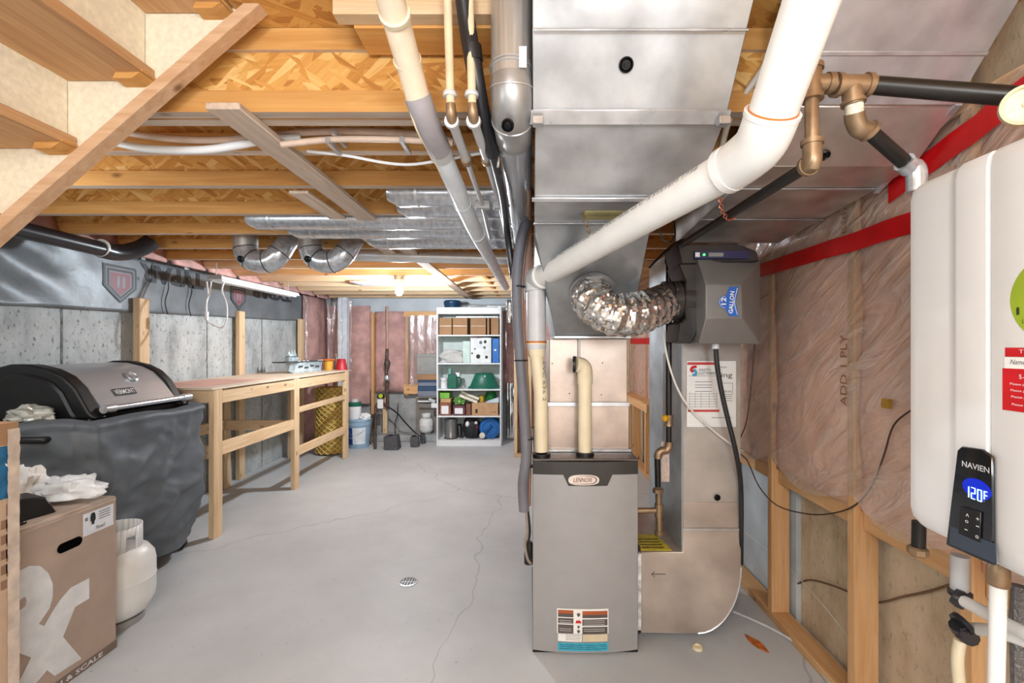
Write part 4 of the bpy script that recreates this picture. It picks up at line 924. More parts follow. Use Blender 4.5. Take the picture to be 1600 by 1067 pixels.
for k, (px, lab) in enumerate(((702, 'left copper-ended water line rising past the joist header'), (736, 'right copper-ended water line rising beside black foam pipe'))):
    t = thing('water_line', lab, 'pipe', P(px, 185, 1.13))
    MB().tube([P(px-3, -20, 1.10), P(px+2, 165, 1.13)], 0.0105, 12).build('riser', plain('warm_pex', (232, 206, 172), 0.4), t)
    MB().lathe(P(px+1, 148, 1.13), [(0.016, -0.006), (0.018, 0), (0.016, 0.006)], 12).build('pipe_clip', GPVC, t)
    MB().tube([P(px+2, 162, 1.13), P(px+3, 178, 1.135), P(px+5, 190, 1.15)], [0.012, 0.0135, 0.0135], 12, smooth=3).build('brass_elbow', BRONZE, t)
    MB().lathe(P(px+4, 190, 1.15), [(0.018, -0.008), (0.020, 0.0), (0.018, 0.008)], 12, (0.0, 1, 0.1)).build('coupling', GPVC, t)
    a = P(px+5, 192, 1.15); b = P(px+27-k*2, 250, 1.38); c = P(px+52-k*6, 320, 1.82); e = P(px+64-k*8, 372, 2.4)
    MB().tube([a, b], 0.0125, 12).build('run', GPVC, t)
    MB().lathe(b, [(0.016, -0.015), (0.019, -0.006), (0.019, 0.006), (0.016, 0.015)], 10, (b-a)).build('brass_coupling', BRONZE, t)
    MB().tube([b, c, e], 0.0085+0.002*k, 10).build('run', GPVC, t)
    MB().box(c.x-0.03, c.x+0.03, c.y-0.012, c.y+0.012, c.z-0.016, c.z+0.016).build('pipe_bracket', GPVC, t, bevel=0.003)
t = thing('foam_pipe', 'black foam-covered pipe beside the silver round duct', 'pipe', P(740, 100, 1.13))
MB().tube([P(722, -20, 1.10), P(730, 40, 1.12), P(739, 95, 1.13), P(752, 170, 1.18), P(765, 222, 1.28), P(770, 240, 1.32)], 0.0215, 16, smooth=4).build('foam_sleeve', ABS, t)
MB().tube([P(738, 72, 1.125), P(741, 96, 1.13)], 0.0225, 16).build('tape_band', BLACK, t)
MB().tube([P(768, 235, 1.3), P(777, 270, 1.42), P(786, 310, 1.62), P(792, 360, 1.95), P(800, 420, 2.0), P(806, 450, 2.05)], 0.014, 12, smooth=4).build('inner_hose', ABS, t)
MB().lathe(P(776, 250, 1.36), [(0.022, 0), (0.022, 0.006)], 14, (1, 0.2, 0)).build('hose_loop', GPVC, t)
rp_ = thing('round_duct', 'silver round duct pipe with elbow left of the supply duct', 'duct', P(800, 190, 1.2))
R4 = 0.051
rx_ = -0.046; q0 = Vector((rx_, 1.13, H+0.905)); q1 = Vector((rx_, 1.13, H+0.66)); q3 = Vector((rx_+0.002, 1.27, H+0.582))
MB().tube([q0, q1], R4, 28).build('riser', BRUSH, rp_)
epath = [q1, q1+V((0, 0.002, -0.03)), q1+V((0, 0.018, -0.058)), q1+V((0, 0.05, -0.075)), q3+V((0, -0.04, 0)), q3]
MB().tube(epath, R4+0.0005, 28, smooth=4).build('elbow', galv('elbow_grey', (170, 170, 170), 0.35), rp_)
for c_, ax_v in ((q1+V((0, 0, 0.03)), (0, 0, 1)), (q1+V((0, 0, 0.022)), (0, 0, 1)), (q1+V((0, 0.001, -0.022)), (0, 0.25, -1)), (q1+V((0, 0.05, -0.075)), (0, 1, -0.35))): hoop(rp_, c_, ax_v, R4+0.001, 0.0025, CLEAT)
plug(rp_, Vector((rx_-0.008, 1.115, H+0.541)), (-0.1, -0.75, -0.65), 0.016)
far = Vector((q3.x+0.03, 5.7, q3.z-0.02))
MB().tube([q3, Vector((q3.x+0.003, 2.1, q3.z))], R4-0.001, 28).build('long_run', CHROME, rp_)
MB().tube([Vector((q3.x+0.003, 2.09, q3.z)), Vector((q3.x+0.003, 2.13, q3.z))], R4+0.002, 28).build('crimp_ring', CLEAT, rp_)
MB().tube([Vector((q3.x+0.003, 2.1, q3.z)), far], R4-0.002, 28).build('long_run', CHROME, rp_)
MB().box(rx_+0.02, rx_+0.038, 1.079, 1.081, H+0.66, H+0.71).build('paper_label', PAPER, rp_)
# grey line set beside the furnace
t = thing('line_set', 'grey bundled hose with cable ties hanging left of the furnace', 'hose', P(816, 790, 1.97))
MB().tube([P(822, 345, 1.98), P(812, 385, 1.97), P(807, 440, 1.97), P(809, 510, 1.97), P(815, 590, 1.97), P(820, 660, 1.97), P(822, 715, 1.96), P(817, 755, 1.96), P(819, 798, 1.96)], 0.0225, 14, smooth=5).build('hose', plain('hose_grey', (112, 112, 120), 0.5), t)
MB().tube([P(828, 345, 1.99), P(819, 400, 1.99), P(815, 460, 1.99), P(818, 530, 1.99), P(824, 610, 1.99), P(827, 700, 1.99), P(826, 790, 1.97)], 0.010, 10, smooth=5).build('copper_tube', plain('copper_dull', (150, 122, 104), 0.4, 0.6), t)
for px, py in ((808, 448), (811, 563), (821, 685), (820, 728)):
    MB().lathe(P(px+3, py, 1.975), [(0.030, -0.003), (0.031, 0), (0.030, 0.003)], 14).build('cable_tie', BLACK, t)
MB().tube([P(822, 798, 1.96), P(824, 830, 1.955), P(820, 850, 1.95), P(824, 872, 1.95), P(829, 880, 1.96)], 0.006, 8, smooth=4).build('wire', plain('wire_tan', (150, 138, 128), 0.5), t)
MB().tube([P(825, 798, 1.965), P(828, 830, 1.96), P(825, 855, 1.955), P(830, 875, 1.96)], 0.005, 8, smooth=4).build('wire', BLACK, t)
t = thing('condensate_pump', 'small black condensate trap on the furnace side', 'trap', P(826, 878, 1.97)); MB().lathe(P(826, 878, 1.99), [(0.01, -0.01), (0.02, -0.005), (0.02, 0.08), (0.014, 0.09)], 12).build('body', BLACK, t); MB().tube([P(822, 872, 1.98), P(826, 876, 1.98)], 0.006, 8).build('nozzle', BLACK, t)
# ---------------------------------------------------------------- ducts in the joist bays
for i, (d, zx, xl, lab) in enumerate(((2.02, 2.0, -0.62, 'nearest silver branch duct between the joists'), (2.175, 1.995, -0.62, 'second silver branch duct between the joists'),
                             (2.425, 2.0, -1.49, 'longest silver branch duct reaching left across the joist bay'), (2.60, 1.995, -1.36, 'silver branch duct behind the longest one'),
                             (2.85, 1.99, -1.0, 'silver branch duct in the third joist bay'))):
    t = thing('branch_duct', lab, 'duct', (xl, d, zx-0.05))
    MB().tube([(xl, d, zx+0.01), (xl+0.04, d, zx), (-0.1, d, zx)], [0.05, 0.066, 0.066], 20, squash=(0.8, 1)).build('pipe', CHROME, t)
    for k in range(3):
        xx = xl+0.12+k*0.42
        if xx < -0.12: MB().tube([(xx, d, zx), (xx+0.012, d, zx)], 0.0675, 20, squash=(0.8, 1)).build('crimp_ring', CLEAT, t)
def elbow_duct(px, lab):
    t = thing('elbow_duct', lab, 'duct', P(px, 420, 2.93))
    R = 0.071; d = 2.93
    p = [P(px-1, 345, d), P(px, 393, d), P(px+14, 404, d), P(px+40, 409, d), P(px+54, 398, d), P(px+66, 384, d+0.05)]
    MB().tube([p[0], P(px, 390, d)], R, 24).build('stub', BRUSH, t)
    q = [P(px, 388, d), P(px+2, 397, d), P(px+9, 405, d), P(px+20, 409, d), P(px+33, 409, d), P(px+44, 404, d), P(px+53, 395, d), P(px+62, 382, d+0.03), P(px+74, 366, d+0.08)]
    MB().tube(q, [R, R, R, R, R, R*0.98, R*0.95, R*0.9, R*0.85], 24, smooth=3).build('elbow', CHROME, t)
    for i in (0, 2, 4, 6): hoop(t, q[i], q[i+1]-q[max(i-1, 0)], R*(1.0 if i < 6 else 0.95), 0.003, IRON)
    plug(t, P(px+6, 403, d)+V((-0.012, -R, -0.02)), (-0.15, -0.95, -0.3), 0.021)
    return t
elbow_duct(384, 'left silver elbow duct dropping below the joists')
elbow_duct(486, 'right silver elbow duct dropping below the joists')
o = MB().tube([(-1.62, 3.30, 2.0), (-1.2, 3.30, 1.985), (-0.1, 3.32, 1.965)], 0.045, 18).build('branch_duct', plain('pale_duct', (222, 222, 222), 0.3, 0.5)); tag(o, 'pale round duct crossing under the joists behind the elbows', 'duct')
# white tubes and cables strung through the first joists
pipe('drape_hose', 'flat white hose sagging under the second joist at left', [P(178, 222, 1.50), P(215, 230, 1.49), P(260, 234, 1.48), P(320, 234, 1.48), P(370, 227, 1.49), P(420, 218, 1.50), P(470, 214, 1.52)], 0.0125, WHITE, 'hose')
pipe('water_tube', 'upper pinkish water tube above the sagging white hose', [P(190, 206, 1.53), P(260, 216, 1.52), P(330, 219, 1.52), P(400, 214, 1.52), P(470, 207, 1.52), P(560, 205, 1.52), P(660, 210, 1.52), P(712, 222, 1.52)], 0.011, plain('pinkish_pex', (222, 196, 176), 0.4), 'hose')
pipe('water_tube', 'clipped water tube running right toward the brass couplings', [P(440, 226, 1.46), P(500, 219, 1.46), P(560, 217, 1.46), P(640, 219, 1.46), P(708, 224, 1.46)], 0.010, MATS['pinkish_pex'], 'hose')
t = thing('electric_cable', 'thin white electric cable dipping between the joists', 'cable', P(620, 256, 1.56)); MB().tube([P(480, 236, 1.545), P(540, 243, 1.55), P(600, 254, 1.56), P(640, 257, 1.56), P(680, 252, 1.56), P(760, 238, 1.56)], 0.005, 8, smooth=5).build('sheath', WHITE, t)
for px, py in ((523, 209), (514, 222), (629, 221)):
    o = MB().box(X(px, 1.455)-0.006, X(px, 1.455)+0.006, 1.44, 1.54, Z(py+4, 1.455), Z(py-5, 1.455)).build('tube_clip', CLEAT); tag(o, {523: 'small metal clip on the upper pinkish water tube', 514: 'left small metal clip on the lower water tube', 629: 'right small metal clip on the lower water tube'}[px], 'clip')
# black drain pipe at left
t = thing('drain_pipe', 'black plastic drain pipe under the joists along the left wall', 'pipe', P(100, 375, 2.5))
x_ = -2.60; zz = H+0.592
MB().tube([(x_, 1.9, zz+0.006), (x_, 2.78, zz-0.006)], 0.045, 20).build('pipe', ABS, t)
MB().tube([(x_, 2.76, zz-0.006), (x_, 2.84, zz-0.008), (x_+0.02, 2.92, zz+0.01), (x_+0.06, 2.98, zz+0.05), (x_+0.09, 3.02, zz+0.10)], 0.052, 20, smooth=4).build('elbow', ABS, t)
MB().tube([(x_, 2.755, zz), (x_, 2.765, zz)], 0.054, 20).build('hanger_band', PVC, t)
# ================================================================ LAMPS
lf = thing('strip_light', 'white fluorescent strip fixture hung over the workbench', 'light fixture', (-2.55, 4.3, 1.865))
m = MB(); m.prism([(-2.62, 3.69, 1.868), (-2.49, 3.69, 1.866), (-2.505, 3.69, 1.90), (-2.605, 3.69, 1.90)], (0, 1.24, 0)); m.build('housing', WHITE, lf, bevel=0.004)
bx('end_cap', CLEAT, lf, -2.615, -2.495, 3.682, 3.69, 1.868, 1.905)
for x in (-2.585, -2.525): MB().tube([(x, 3.72, 1.862), (x, 4.90, 1.862)], 0.012, 10).build('tube', plain('tube_white', (235, 238, 240), 0.3), lf)
for d in (3.70, 4.80): MB().tube([(-2.55, d, 1.90), (-2.55, d, 2.0)], 0.004, 6).build('hanger', CLEAT, lf)
pc = thing('lamp_cord', 'white electric cord looping down from the strip light', 'cord', P(322, 492, 3.65))
MB().tube([P(323, 440, 3.66), P(325, 462, 3.62), P(322, 478, 3.60), P(324, 500, 3.60), P(334, 508, 3.60), P(347, 512, 3.60), P(354, 500, 3.60), P(354, 475, 3.62), P(347, 455, 3.66), P(350, 440, 3.68)], 0.006, 8, smooth=5).build('cord', WHITE, pc)
MB().tube([P(330, 440, 3.66), P(327, 460, 3.61), P(323, 470, 3.60), P(323, 493, 3.60)], 0.006, 8, smooth=5).build('cord', WHITE, pc)
MB().tube([P(323, 487, 3.59), P(323, 500, 3.59)], 0.014, 8).build('plug', WHITE, pc)
bu = thing('ceiling_bulb', 'glowing bare bulb in a white ceiling holder', 'lamp', (-1.25, 4.35, 1.85))
MB().lathe((-1.25, 4.35, 1.93), [(0.02, -0.035), (0.035, -0.03), (0.055, -0.005), (0.055, 0.02), (0.05, 0.03)], 24).build('holder', WHITE, bu)
MB().lathe((-1.25, 4.35, 1.955), [(0.052, 0), (0.052, 0.043)], 12).build('junction_box', galv('box_steel', (170, 160, 150), 0.4), bu)
bulb = MB().lathe((-1.25, 4.35, 1.855), [(0.004, -0.045), (0.02, -0.04), (0.032, -0.02), (0.034, 0.0), (0.028, 0.022), (0.016, 0.045), (0.014, 0.05)], 20).build('bulb', plain('bulb_glow', (255, 255, 255), 0.4, var=0, emit=((236, 246, 255), 1800)), bu)
MB().tube([(-1.25, 4.35, 1.99), (-1.23, 4.36, 2.03), (-1.18, 4.40, 2.05)], 0.005, 8).build('wire', WHITE, bu)
sq = thing('cover_plate', 'square white plate fixed between the far joists', 'plate', P(577, 442, 4.86)); MB().hexa([(-1.83, 4.70, 1.985), (-1.66, 4.70, 1.985), (-1.66, 5.0, 1.985), (-1.83, 5.0, 1.985)], [(-1.83, 4.70, 1.999), (-1.66, 4.70, 1.999), (-1.66, 5.0, 1.999), (-1.83, 5.0, 1.999)]).build('plate', WHITE, sq, bevel=0.002); bx('rim', CLEAT, sq, -1.86, -1.835, 4.70, 5.0, 1.985, 1.999)
# ================================================================ MEMBRANE ON LEFT WALL
mb_ = thing('insulation_membrane', 'grey sheet membrane with shield logos hung along the left concrete wall', 'membrane', (-2.92, 4, 1.6))
def memb(u, v):
    y = 1.9+u*3.92; z0 = 1.555+0.028*max(0, y-2.5)+0.012*n1(y*2); z1 = 1.975
    fade = max(0, min(1, (3.1-y)/0.7)); k = math.sin((y*5.2+(v)*4.0)*2.1)*0.016*fade
    return (-2.916+k+(0.004+0.01*fade)*n1(y*3, v*3), y, z0+(z1-z0)*v)
MEMB = plain('membrane_grey', (112, 119, 124), 0.40, 0.1, var=0.14, nscale=3.5, bmp=0.35, bscale=9)
MB().grid(memb, 150, 20).build('sheet', MEMB, mb_, solid=0.004)
def lm(y, z): return (-2.895, y, z)
def shield(yc, zc, s):
    out = [(-1, 1.0), (0.9, 1.0), (1.0, 0.9), (1.0, -0.15), (0.0, -1.0), (-1.0, -0.15)]
    def poly(k, mi, off):
        m.cur = mi; m.prism([(-2.9105+off*0.25, yc+a*s*k, zc+b*s*k) for a, b in out], (0.0004, 0, 0))
    poly(1.0, 0, 0); poly(0.86, 1, 0.002); poly(0.80, 0, 0.004); poly(0.66, 1, 0.006); poly(0.60, 2, 0.008)
    m.cur = 1; m.text('II', (-2.9072, yc+0.26*s, zc+0.42*s), (0, -1, 0), (0, 0, -1), 0.6*s, 0.5*s, bold=0.02)
LOGO = [plain('logo_ink', (44, 48, 54), 0.5), plain('logo_gap', (128, 134, 140), 0.5), plain('logo_red', (136, 84, 96), 0.5)]
m = MB(); shield(3.235, 1.765, 0.132); m.build('shield_logo', LOGO, mb_)
m = MB(); m.text('TYPAR', (-2.9095, 4.06, 1.965), (0, -1, -0.02), (0, 0.02, -1), 0.14, 0.66, bold=0.05); m.build('printed_name', LOGO, mb_)
m = MB(); m.text('R', (-2.9095, 3.39, 1.84), (0, -1, 0), (0, 0, -1), 0.02, bold=0.02); m.build('printed_mark', LOGO, mb_)
m = MB(); shield(4.545, 1.80, 0.118); m.build('shield_logo', LOGO, mb_)
m = MB(); m.text('TYPAR', (-2.9095, 5.55, 1.975), (0, -1, -0.02), (0, 0.02, -1), 0.12, 0.82, bold=0.05); m.build('printed_name', LOGO, mb_)
for y in (3.62, 3.87):
    MB().tube([(-2.893, y, 1.93), (-2.890, y+0.02, 1.80), (-2.890, y-0.015, 1.68), (-2.890, y+0.01, 1.58)], 0.004, 6, smooth=4).build('wire_stain', IRON, mb_)
# ================================================================ WORKBENCH
wbn = thing('workbench', 'long pine-framed workbench with plywood top along the left wall', 'workbench', (-2.5, 4.3, 0))
PLY = plain('plywood_top', (222, 204, 184), 0.6, var=0.04, nscale=4)
BX0, BX1, BY0, BY1 = -2.86, -2.165, 3.10, 5.50
bx('top', PLY, wbn, BX0, BX1, BY0, BY1, 1.026, 1.042, 0.002)
m = MB(); m.add([(BX0+0.1, 3.16, 1.0428), (-2.25, 3.16, 1.0428), (-2.30, 3.95, 1.0428), (BX0+0.1, 3.9, 1.0428)], [(0, 1, 2, 3)]); m.build('red_stain', plain('stain_pink', (216, 170, 156), 0.6, var=0.1, nscale=3), wbn)
for d in (3.12, 4.19, 5.35):
    bx('leg', PINE[2], wbn, -2.205, -2.167, d, d+0.089, 0, 1.025, 0.003)
    bx('leg', PINE[2], wbn, -2.85, -2.812, d, d+0.089, 0, 1.025, 0.003)
    bx('cross_rail', PINE[0], wbn, -2.81, -2.206, d+0.002, d+0.04, 0.936, 1.025, 0.003)
    if d < 5: bx('cross_rail', PINE[0], wbn, -2.81, -2.206, d+0.002, d+0.04, 0.55, 0.64, 0.003)
for a, b in ((3.21, 4.189), (4.28, 5.349)):
    bx('apron', PINE[1], wbn, -2.20, -2.162 if False else -2.168, a, b, 0.925, 1.014, 0.003)
    bx('back_rail', PINE[1], wbn, -2.85, -2.815, a, b, 0.936, 1.025, 0.003)
bx('lower_rail', PINE[1], wbn, -2.20, -2.168, 3.21, 4.189, 0.56, 0.65, 0.003)
bx('lower_rail', PINE[1], wbn, -2.845, -2.81, 3.21, 4.189, 0.56, 0.65, 0.003)
bx('lower_rail', PINE[1], wbn, -2.20, -2.168, 4.28, 5.349, 0.70, 0.75, 0.003)
bx('lower_rail', PINE[1], wbn, -2.20, -2.168, 4.28, 5.349, 0.30, 0.38, 0.003)
# model ship
sh = thing('model_ship', 'grey toy aircraft carrier model on the workbench', 'model ship', (-2.45, 5.0, 1.0425))
a_ = Vector((-2.50, 4.72, 1.0425)); b_ = Vector((-2.41, 5.15, 1.0425)); ax2 = (b_-a_).normalized(); sd2 = Vector((ax2.y, -ax2.x, 0)); Ls = (b_-a_).length
HULL = plain('ship_grey', (176, 192, 200), 0.5, var=0.22, nscale=16); DECK = plain('ship_deck', (72, 76, 80), 0.6)
m = MB(); rings = []
for t_, w0, w1, zb in ((-0.02, 0.005, 0.02, 0.02), (0.06, 0.035, 0.06, 0), (0.3, 0.055, 0.07, 0), (0.8, 0.055, 0.07, 0), (1.0, 0.05, 0.065, 0)):
    c = a_+ax2*Ls*t_; rings.append([c+sd2*w0+V((0, 0, zb)), c+sd2*w1+V((0, 0, 0.11)), c-sd2*w1+V((0, 0, 0.11)), c-sd2*w0+V((0, 0, zb))])
vs = [p for r in rings for p in r]; fs = [(i*4+k, i*4+(k+1) % 4, i*4+4+(k+1) % 4, i*4+4+k) for i in range(4) for k in range(4)]+[(0, 3, 2, 1), (16, 17, 18, 19)]
m.add(vs, fs).build('hull', HULL, sh)
def ob(name, mat, t0, t1, s0, s1, z0, z1, bev=0.002, parent=None):
    q = []
    for z in (z0, z1): q += [a_+ax2*Ls*t0+sd2*s0+V((0, 0, z)), a_+ax2*Ls*t1+sd2*s0+V((0, 0, z)), a_+ax2*Ls*t1+sd2*s1+V((0, 0, z)), a_+ax2*Ls*t0+sd2*s1+V((0, 0, z))]
    return MB().hexa(q[:4], q[4:]).build(name, mat, parent or sh, bevel=bev)
ob('flight_deck', DECK, -0.30, 1.0, -0.09, 0.075, 0.11, 0.122)
ob('superstructure', HULL, 0.08, 0.42, -0.085, -0.03, 0.122, 0.165); ob('superstructure', DECK, 0.10, 0.40, -0.08, -0.03, 0.165, 0.172); ob('superstructure', HULL, 0.12, 0.36, -0.078, -0.034, 0.172, 0.20)
for t_ in (0.15, 0.25, 0.34): MB().lathe(a_+ax2*Ls*t_-sd2*0.055+V((0, 0, 0.20)), [(0.014, 0), (0.016, 0.012), (0.006, 0.02), (0.004, 0.04)], 10).build('radar_mast', HULL, sh)
for t_ in (0.12, 0.28, 0.42, 0.85, 0.95): ob('deck_fitting', WHITE, t_, t_+0.06, 0.055, 0.078, 0.122, 0.128)
for t_, z in ((0.35, 0.045), (0.55, 0.06), (0.75, 0.05), (0.15, 0.06)): ob('hull_patch', DECK, t_, t_+0.13, 0.064, 0.0675+0.004, z, z+0.018)
t = thing('tape_dispenser', 'orange-topped yellow cup at the workbench end', 'cup', P(517, 578, 5.4))
c = Vector((-2.36, 5.33, 1.0425)); MB().lathe(c, [(0.045, 0), (0.055, 0.11), (0.06, 0.115)], 16).build('body', plain('mustard', (214, 160, 60), 0.5), t); MB().lathe(c+V((0, 0, 0.115)), [(0.075, 0), (0.078, 0.012), (0.06, 0.018)], 16).build('rim', plain('orange_rim', (206, 110, 50), 0.5), t)
t = thing('red_cone', 'red cone-shaped container at the workbench corner', 'container', (-2.245, 5.42, 1.0425)); MB().lathe((-2.245, 5.42, 1.0425), [(0.072, 0), (0.07, 0.01), (0.045, 0.125), (0.04, 0.13)], 20).build('body', plain('cone_red', (176, 36, 44), 0.45), t)
# yellow foam roll under the bench
def roll(): 
    t = thing('foam_roll', 'yellow honeycomb mesh roll standing under the workbench end', 'roll', P(515, 703, 5.5))
    c = Vector((X(515, 5.6), 5.62, 0.02)); m = MB(); m.grid(lambda u, v: c+Vector((math.cos(u*2*math.pi)*(0.155+0.02*n1(v*4, u*2)), math.sin(u*2*math.pi)*0.14, v*0.80)), 32, 10)
    m.build('core', plain('roll_tan', (196, 160, 84), 0.7), t)
    mm = MB()
    for s_ in (1, -1):
        for k in range(14):
            mm.tube([c+Vector((math.cos(2*math.pi*(k/14+s_*v*0.9))*0.172, math.sin(2*math.pi*(k/14+s_*v*0.9))*0.157, v*0.80)) for v in [i/30 for i in range(31)]], 0.006, 4)
    o = mm.build('mesh_net', plain('net_yellow', (222, 190, 104), 0.6), t); o['kind'] = 'stuff'
roll()
# ================================================================ GRILL
gr = thing('gas_grill', 'black gas grill with stainless hood under a dark fabric cover', 'grill', (-2.4, 2.55, 0))
def hoodp(scale=1.0, dz=0): return [(-2.10, 0.985), (-2.135, 1.02), (-2.20, 1.105), (-2.26, 1.165), (-2.33, 1.20), (-2.42, 1.222), (-2.52, 1.225), (-2.62, 1.20), (-2.70, 1.13), (-2.74, 1.03), (-2.745, 0.97)]
hp_ = hoodp()
MB().prism([(x, 2.30, z) for x, z in hp_], (0, 0.58, 0)).build('hood', STEEL, gr, angle=60)
def inflate(pts, k): 
    c = (-2.42, 1.03); return [(c[0]+(x-c[0])*k, c[1]+(z-c[1])*k if z > 1.03 else z-0.03) for x, z in pts]
for y0, y1 in ((2.21, 2.30), (2.88, 2.96)):
    q = inflate(hp_, 1.05); MB().prism([(x, y0, z) for x, z in q], (0, y1-y0, 0)).build('end_cap', plain('grill_black', (20, 20, 22), 0.45), gr, bevel=0.012, seg=3, angle=50)
q = inflate(hp_, 0.8); MB().prism([(x, 2.19, z) for x, z in q], (0, 0.03, 0)).build('end_cap_panel', MATS['grill_black'], gr, bevel=0.01)
MB().tube([(-2.075, 2.27, 1.0), (-2.075, 2.93, 1.0)], 0.016, 14).build('handle', CHROME, gr)
for y in (2.27, 2.90): MB().tube([(-2.075, y-0.02, 1.0), (-2.075, y+0.05, 1.0)], 0.022, 14).build('handle_mount', CLEAT, gr); MB().box(-2.15, -2.08, y, y+0.03, 0.985, 1.005).build('handle_bracket', MATS['grill_black'], gr)
pt = P(186, 597, 2.63); hn = Vector((0.8, -0.0, 0.6)); cgx = Vector((-2.235, 2.66, 1.143))
MB().lathe(cgx, [(0.036, 0), (0.036, 0.012), (0.028, 0.016), (0.026, 0.012), (0.02, 0.012), (0.018, 0.014), (0, 0.014)], 24, (0.70, 0, 0.71)).build('thermometer', CHROME, gr)
m = MB(); nb = Vector((0.79, 0, 0.61)); ub = Vector((-0.61, 0, 0.79)); o = Vector((-2.158, 2.60, 1.052))+nb*0.003
m.cur = 0; m.quad(o, (0, -1, 0), ub, -0.0, 0.0) if False else None
m.quad(o+V((0, -0.16, 0)), (0, 1, 0), ub, 0.16, 0.045); m.cur = 1
m.text('VERMONT', o+V((0, -0.155, 0))+nb*0.001+ub*0.006, (0, 1, 0), ub, 0.032, 0.15, bold=0.02); m.build('nameplate', [plain('plate_black', (30, 30, 32), 0.4), plain('plate_silver', (220, 220, 222), 0.3)], gr)
bx('firebox', MATS['grill_black'], gr, -2.74, -2.12, 2.22, 2.95, 0.86, 0.975, 0.01)
bx('side_shelf', MATS['grill_black'], gr, -2.70, -2.14, 1.98, 2.24, 0.87, 0.90, 0.01)
# cover cloth
COV = plain('cover_cloth', (92, 98, 104), 0.6, var=0.08, nscale=6, bmp=0.15, bscale=10)
def cover(u, v):
    # perimeter from the back near corner, round the near end, along the front to the far end
    pts = [(-2.80, 2.06), (-2.62, 2.02), (-2.30, 2.0), (-2.06, 2.04), (-2.00, 2.12), (-1.99, 2.40), (-2.0, 2.70), (-2.02, 2.98), (-2.06, 3.04), (-2.30, 3.06), (-2.74, 3.06), (-2.80, 3.0), (-2.82, 2.5), (-2.80, 2.06)]
    k = u*(len(pts)-1); i = min(int(k), len(pts)-2); f = k-i
    x = pts[i][0]+(pts[i+1][0]-pts[i][0])*f; y = pts[i][1]+(pts[i+1][1]-pts[i][1])*f
    cx_, cy2 = -2.42, 2.53
    w_ = 1-v
    fold = 0.05*n1(u*11, v*2.0)+0.022*math.sin(u*55+v*7+3*n1(v*3, u*4))*w_*w_+0.055*(1-abs(n1(x*3+v*4.5, y*3-v*3.0, v*2.5))*2)*math.sin(v*3.1)-0.02
    fold += 0.045*(1-2.2*abs(n1(y*5.5-v*5.0+x*2, v*4.0+y*1.5, 2.7)))*min(1, v*3)*min(1, (1-v)*6)+0.02*(1-2*abs(n1(u*20+v*6, v*9, 4.1)))-0.02
    ins = 1-0.09*w_**1.5+(0.03 if v > 0.9 else 0)
    x = cx_+(x-cx_)*(ins+fold); y = cy2+(y-cy2)*(ins+fold)
    ztop = 0.945-0.03*n1(u*7)
    zbot = 0.09+0.05*n1(u*9)
    if v > 0.93: 
        e = (v-0.93)/0.07; x = cx_+(x-cx_)*(1-0.14*e); y = cy2+(y-cy2)*(1-0.10*e); return (x, y, ztop+0.012*e)
    return (x, y, zbot+(ztop-zbot)*v/0.93)
MB().grid(cover, 220, 64).build('fabric_cover', COV, gr, angle=80)
for y, x in ((2.98, -2.16), (2.2, -2.2)): MB().lathe((x, y-0.015, 0.045), [(0.044, 0), (0.046, 0.006), (0.046, 0.024), (0.044, 0.03)], 18, (0, 1, 0)).build('wheel', BLACK, gr)
for o in gr.children:
    for v_ in o.data.vertices:
        gy = v_.co.y+ORG['gas_grill'].y; v_.co.x -= 0.13; v_.co.y = 2.14+(gy-2.0)*0.85-ORG['gas_grill'].y
sub(gr, 'hood', 'thermometer', 'nameplate', 'handle'); sub(mb_, 'sheet', 'shield_logo', 'printed_name', 'printed_mark')
sub(sg, 'record_sheet', 'pouch')
def crumple(name, label, c, rx, ry, rz, mat, amp=0.45, sc=2.4, cat='bag'):
    c = Vector(c); m = MB(); m.blob(c, rx, ry, rz, 40, 24, amp, sc); z0 = c.z-rz*0.55
    m.v = [(x, y, max(z, z0)+0.0) for x, y, z in m.v]
    m.v = [tuple(Vector(p)+Vector((n1(p[0]*45, p[1]*45, p[2]*45), n1(p[1]*45, p[2]*45+9, p[0]*45), n1(p[2]*45, p[0]*45, 7)))*0.010) if p[2] > z0+0.004 else p for p in m.v]
    o = m.build(name, mat); return tag(o, label, cat)
BAG = plain('white_bag', (232, 234, 236), 0.25, var=0.05)
crumple('plastic_wrap', 'crumpled clear plastic wrap lying on the grill side shelf', (-2.46, 2.24, 0.985), 0.11, 0.06, 0.045, plain('silver_wrap', (200, 200, 190), 0.2, 0.3), cat='plastic wrap')
# ================================================================ BOXES AND TANK
bxo = thing('grinder_box', 'brown carton with big white R emblem and handle hole', 'box', (-2.08, 1.68, 0))
QX = -1.824
bx('carton', CARD, bxo, -2.32, QX, 1.558, 2.008, 0.0, 0.668, 0.004)
def bz(y, z, off=0.0008): return Vector((QX+off, y, z))
# emblem on the +x face (right along +y)
m = MB()
def by(px): return -QX*F/(CX-px)
def pf(px, py): d = by(px); return bz(d, Z(py, d))
m.cur = 0
r1 = [pf(*p) for p in ((28, 893), (45, 884), (62, 884), (75, 895), (82, 912), (82, 932), (77, 950), (60, 975), (69, 978), (80, 958), (93, 938), (110, 918), (139, 903), (139, 935), (117, 948), (98, 995), (127, 1029), (85, 1056), (73, 1047), (56, 1067), (28, 1067), (48, 1027), (28, 1020))]
m.prism(r1, (0.0006, 0, 0)); m.cur = 1
m.prism([pf(*p)+V((0.0007, 0, 0)) for p in ((28, 940), (38, 932), (41, 938), (39, 947), (28, 955))], (0.0003, 0, 0))
m.cur = 2
bottom = [bz(1.56, 0.001), bz(2.008, 0.001), bz(2.008, 0.036), bz(1.56, 0.036)]
m.prism(bottom, (0.0012, 0, 0)); m.cur = 0
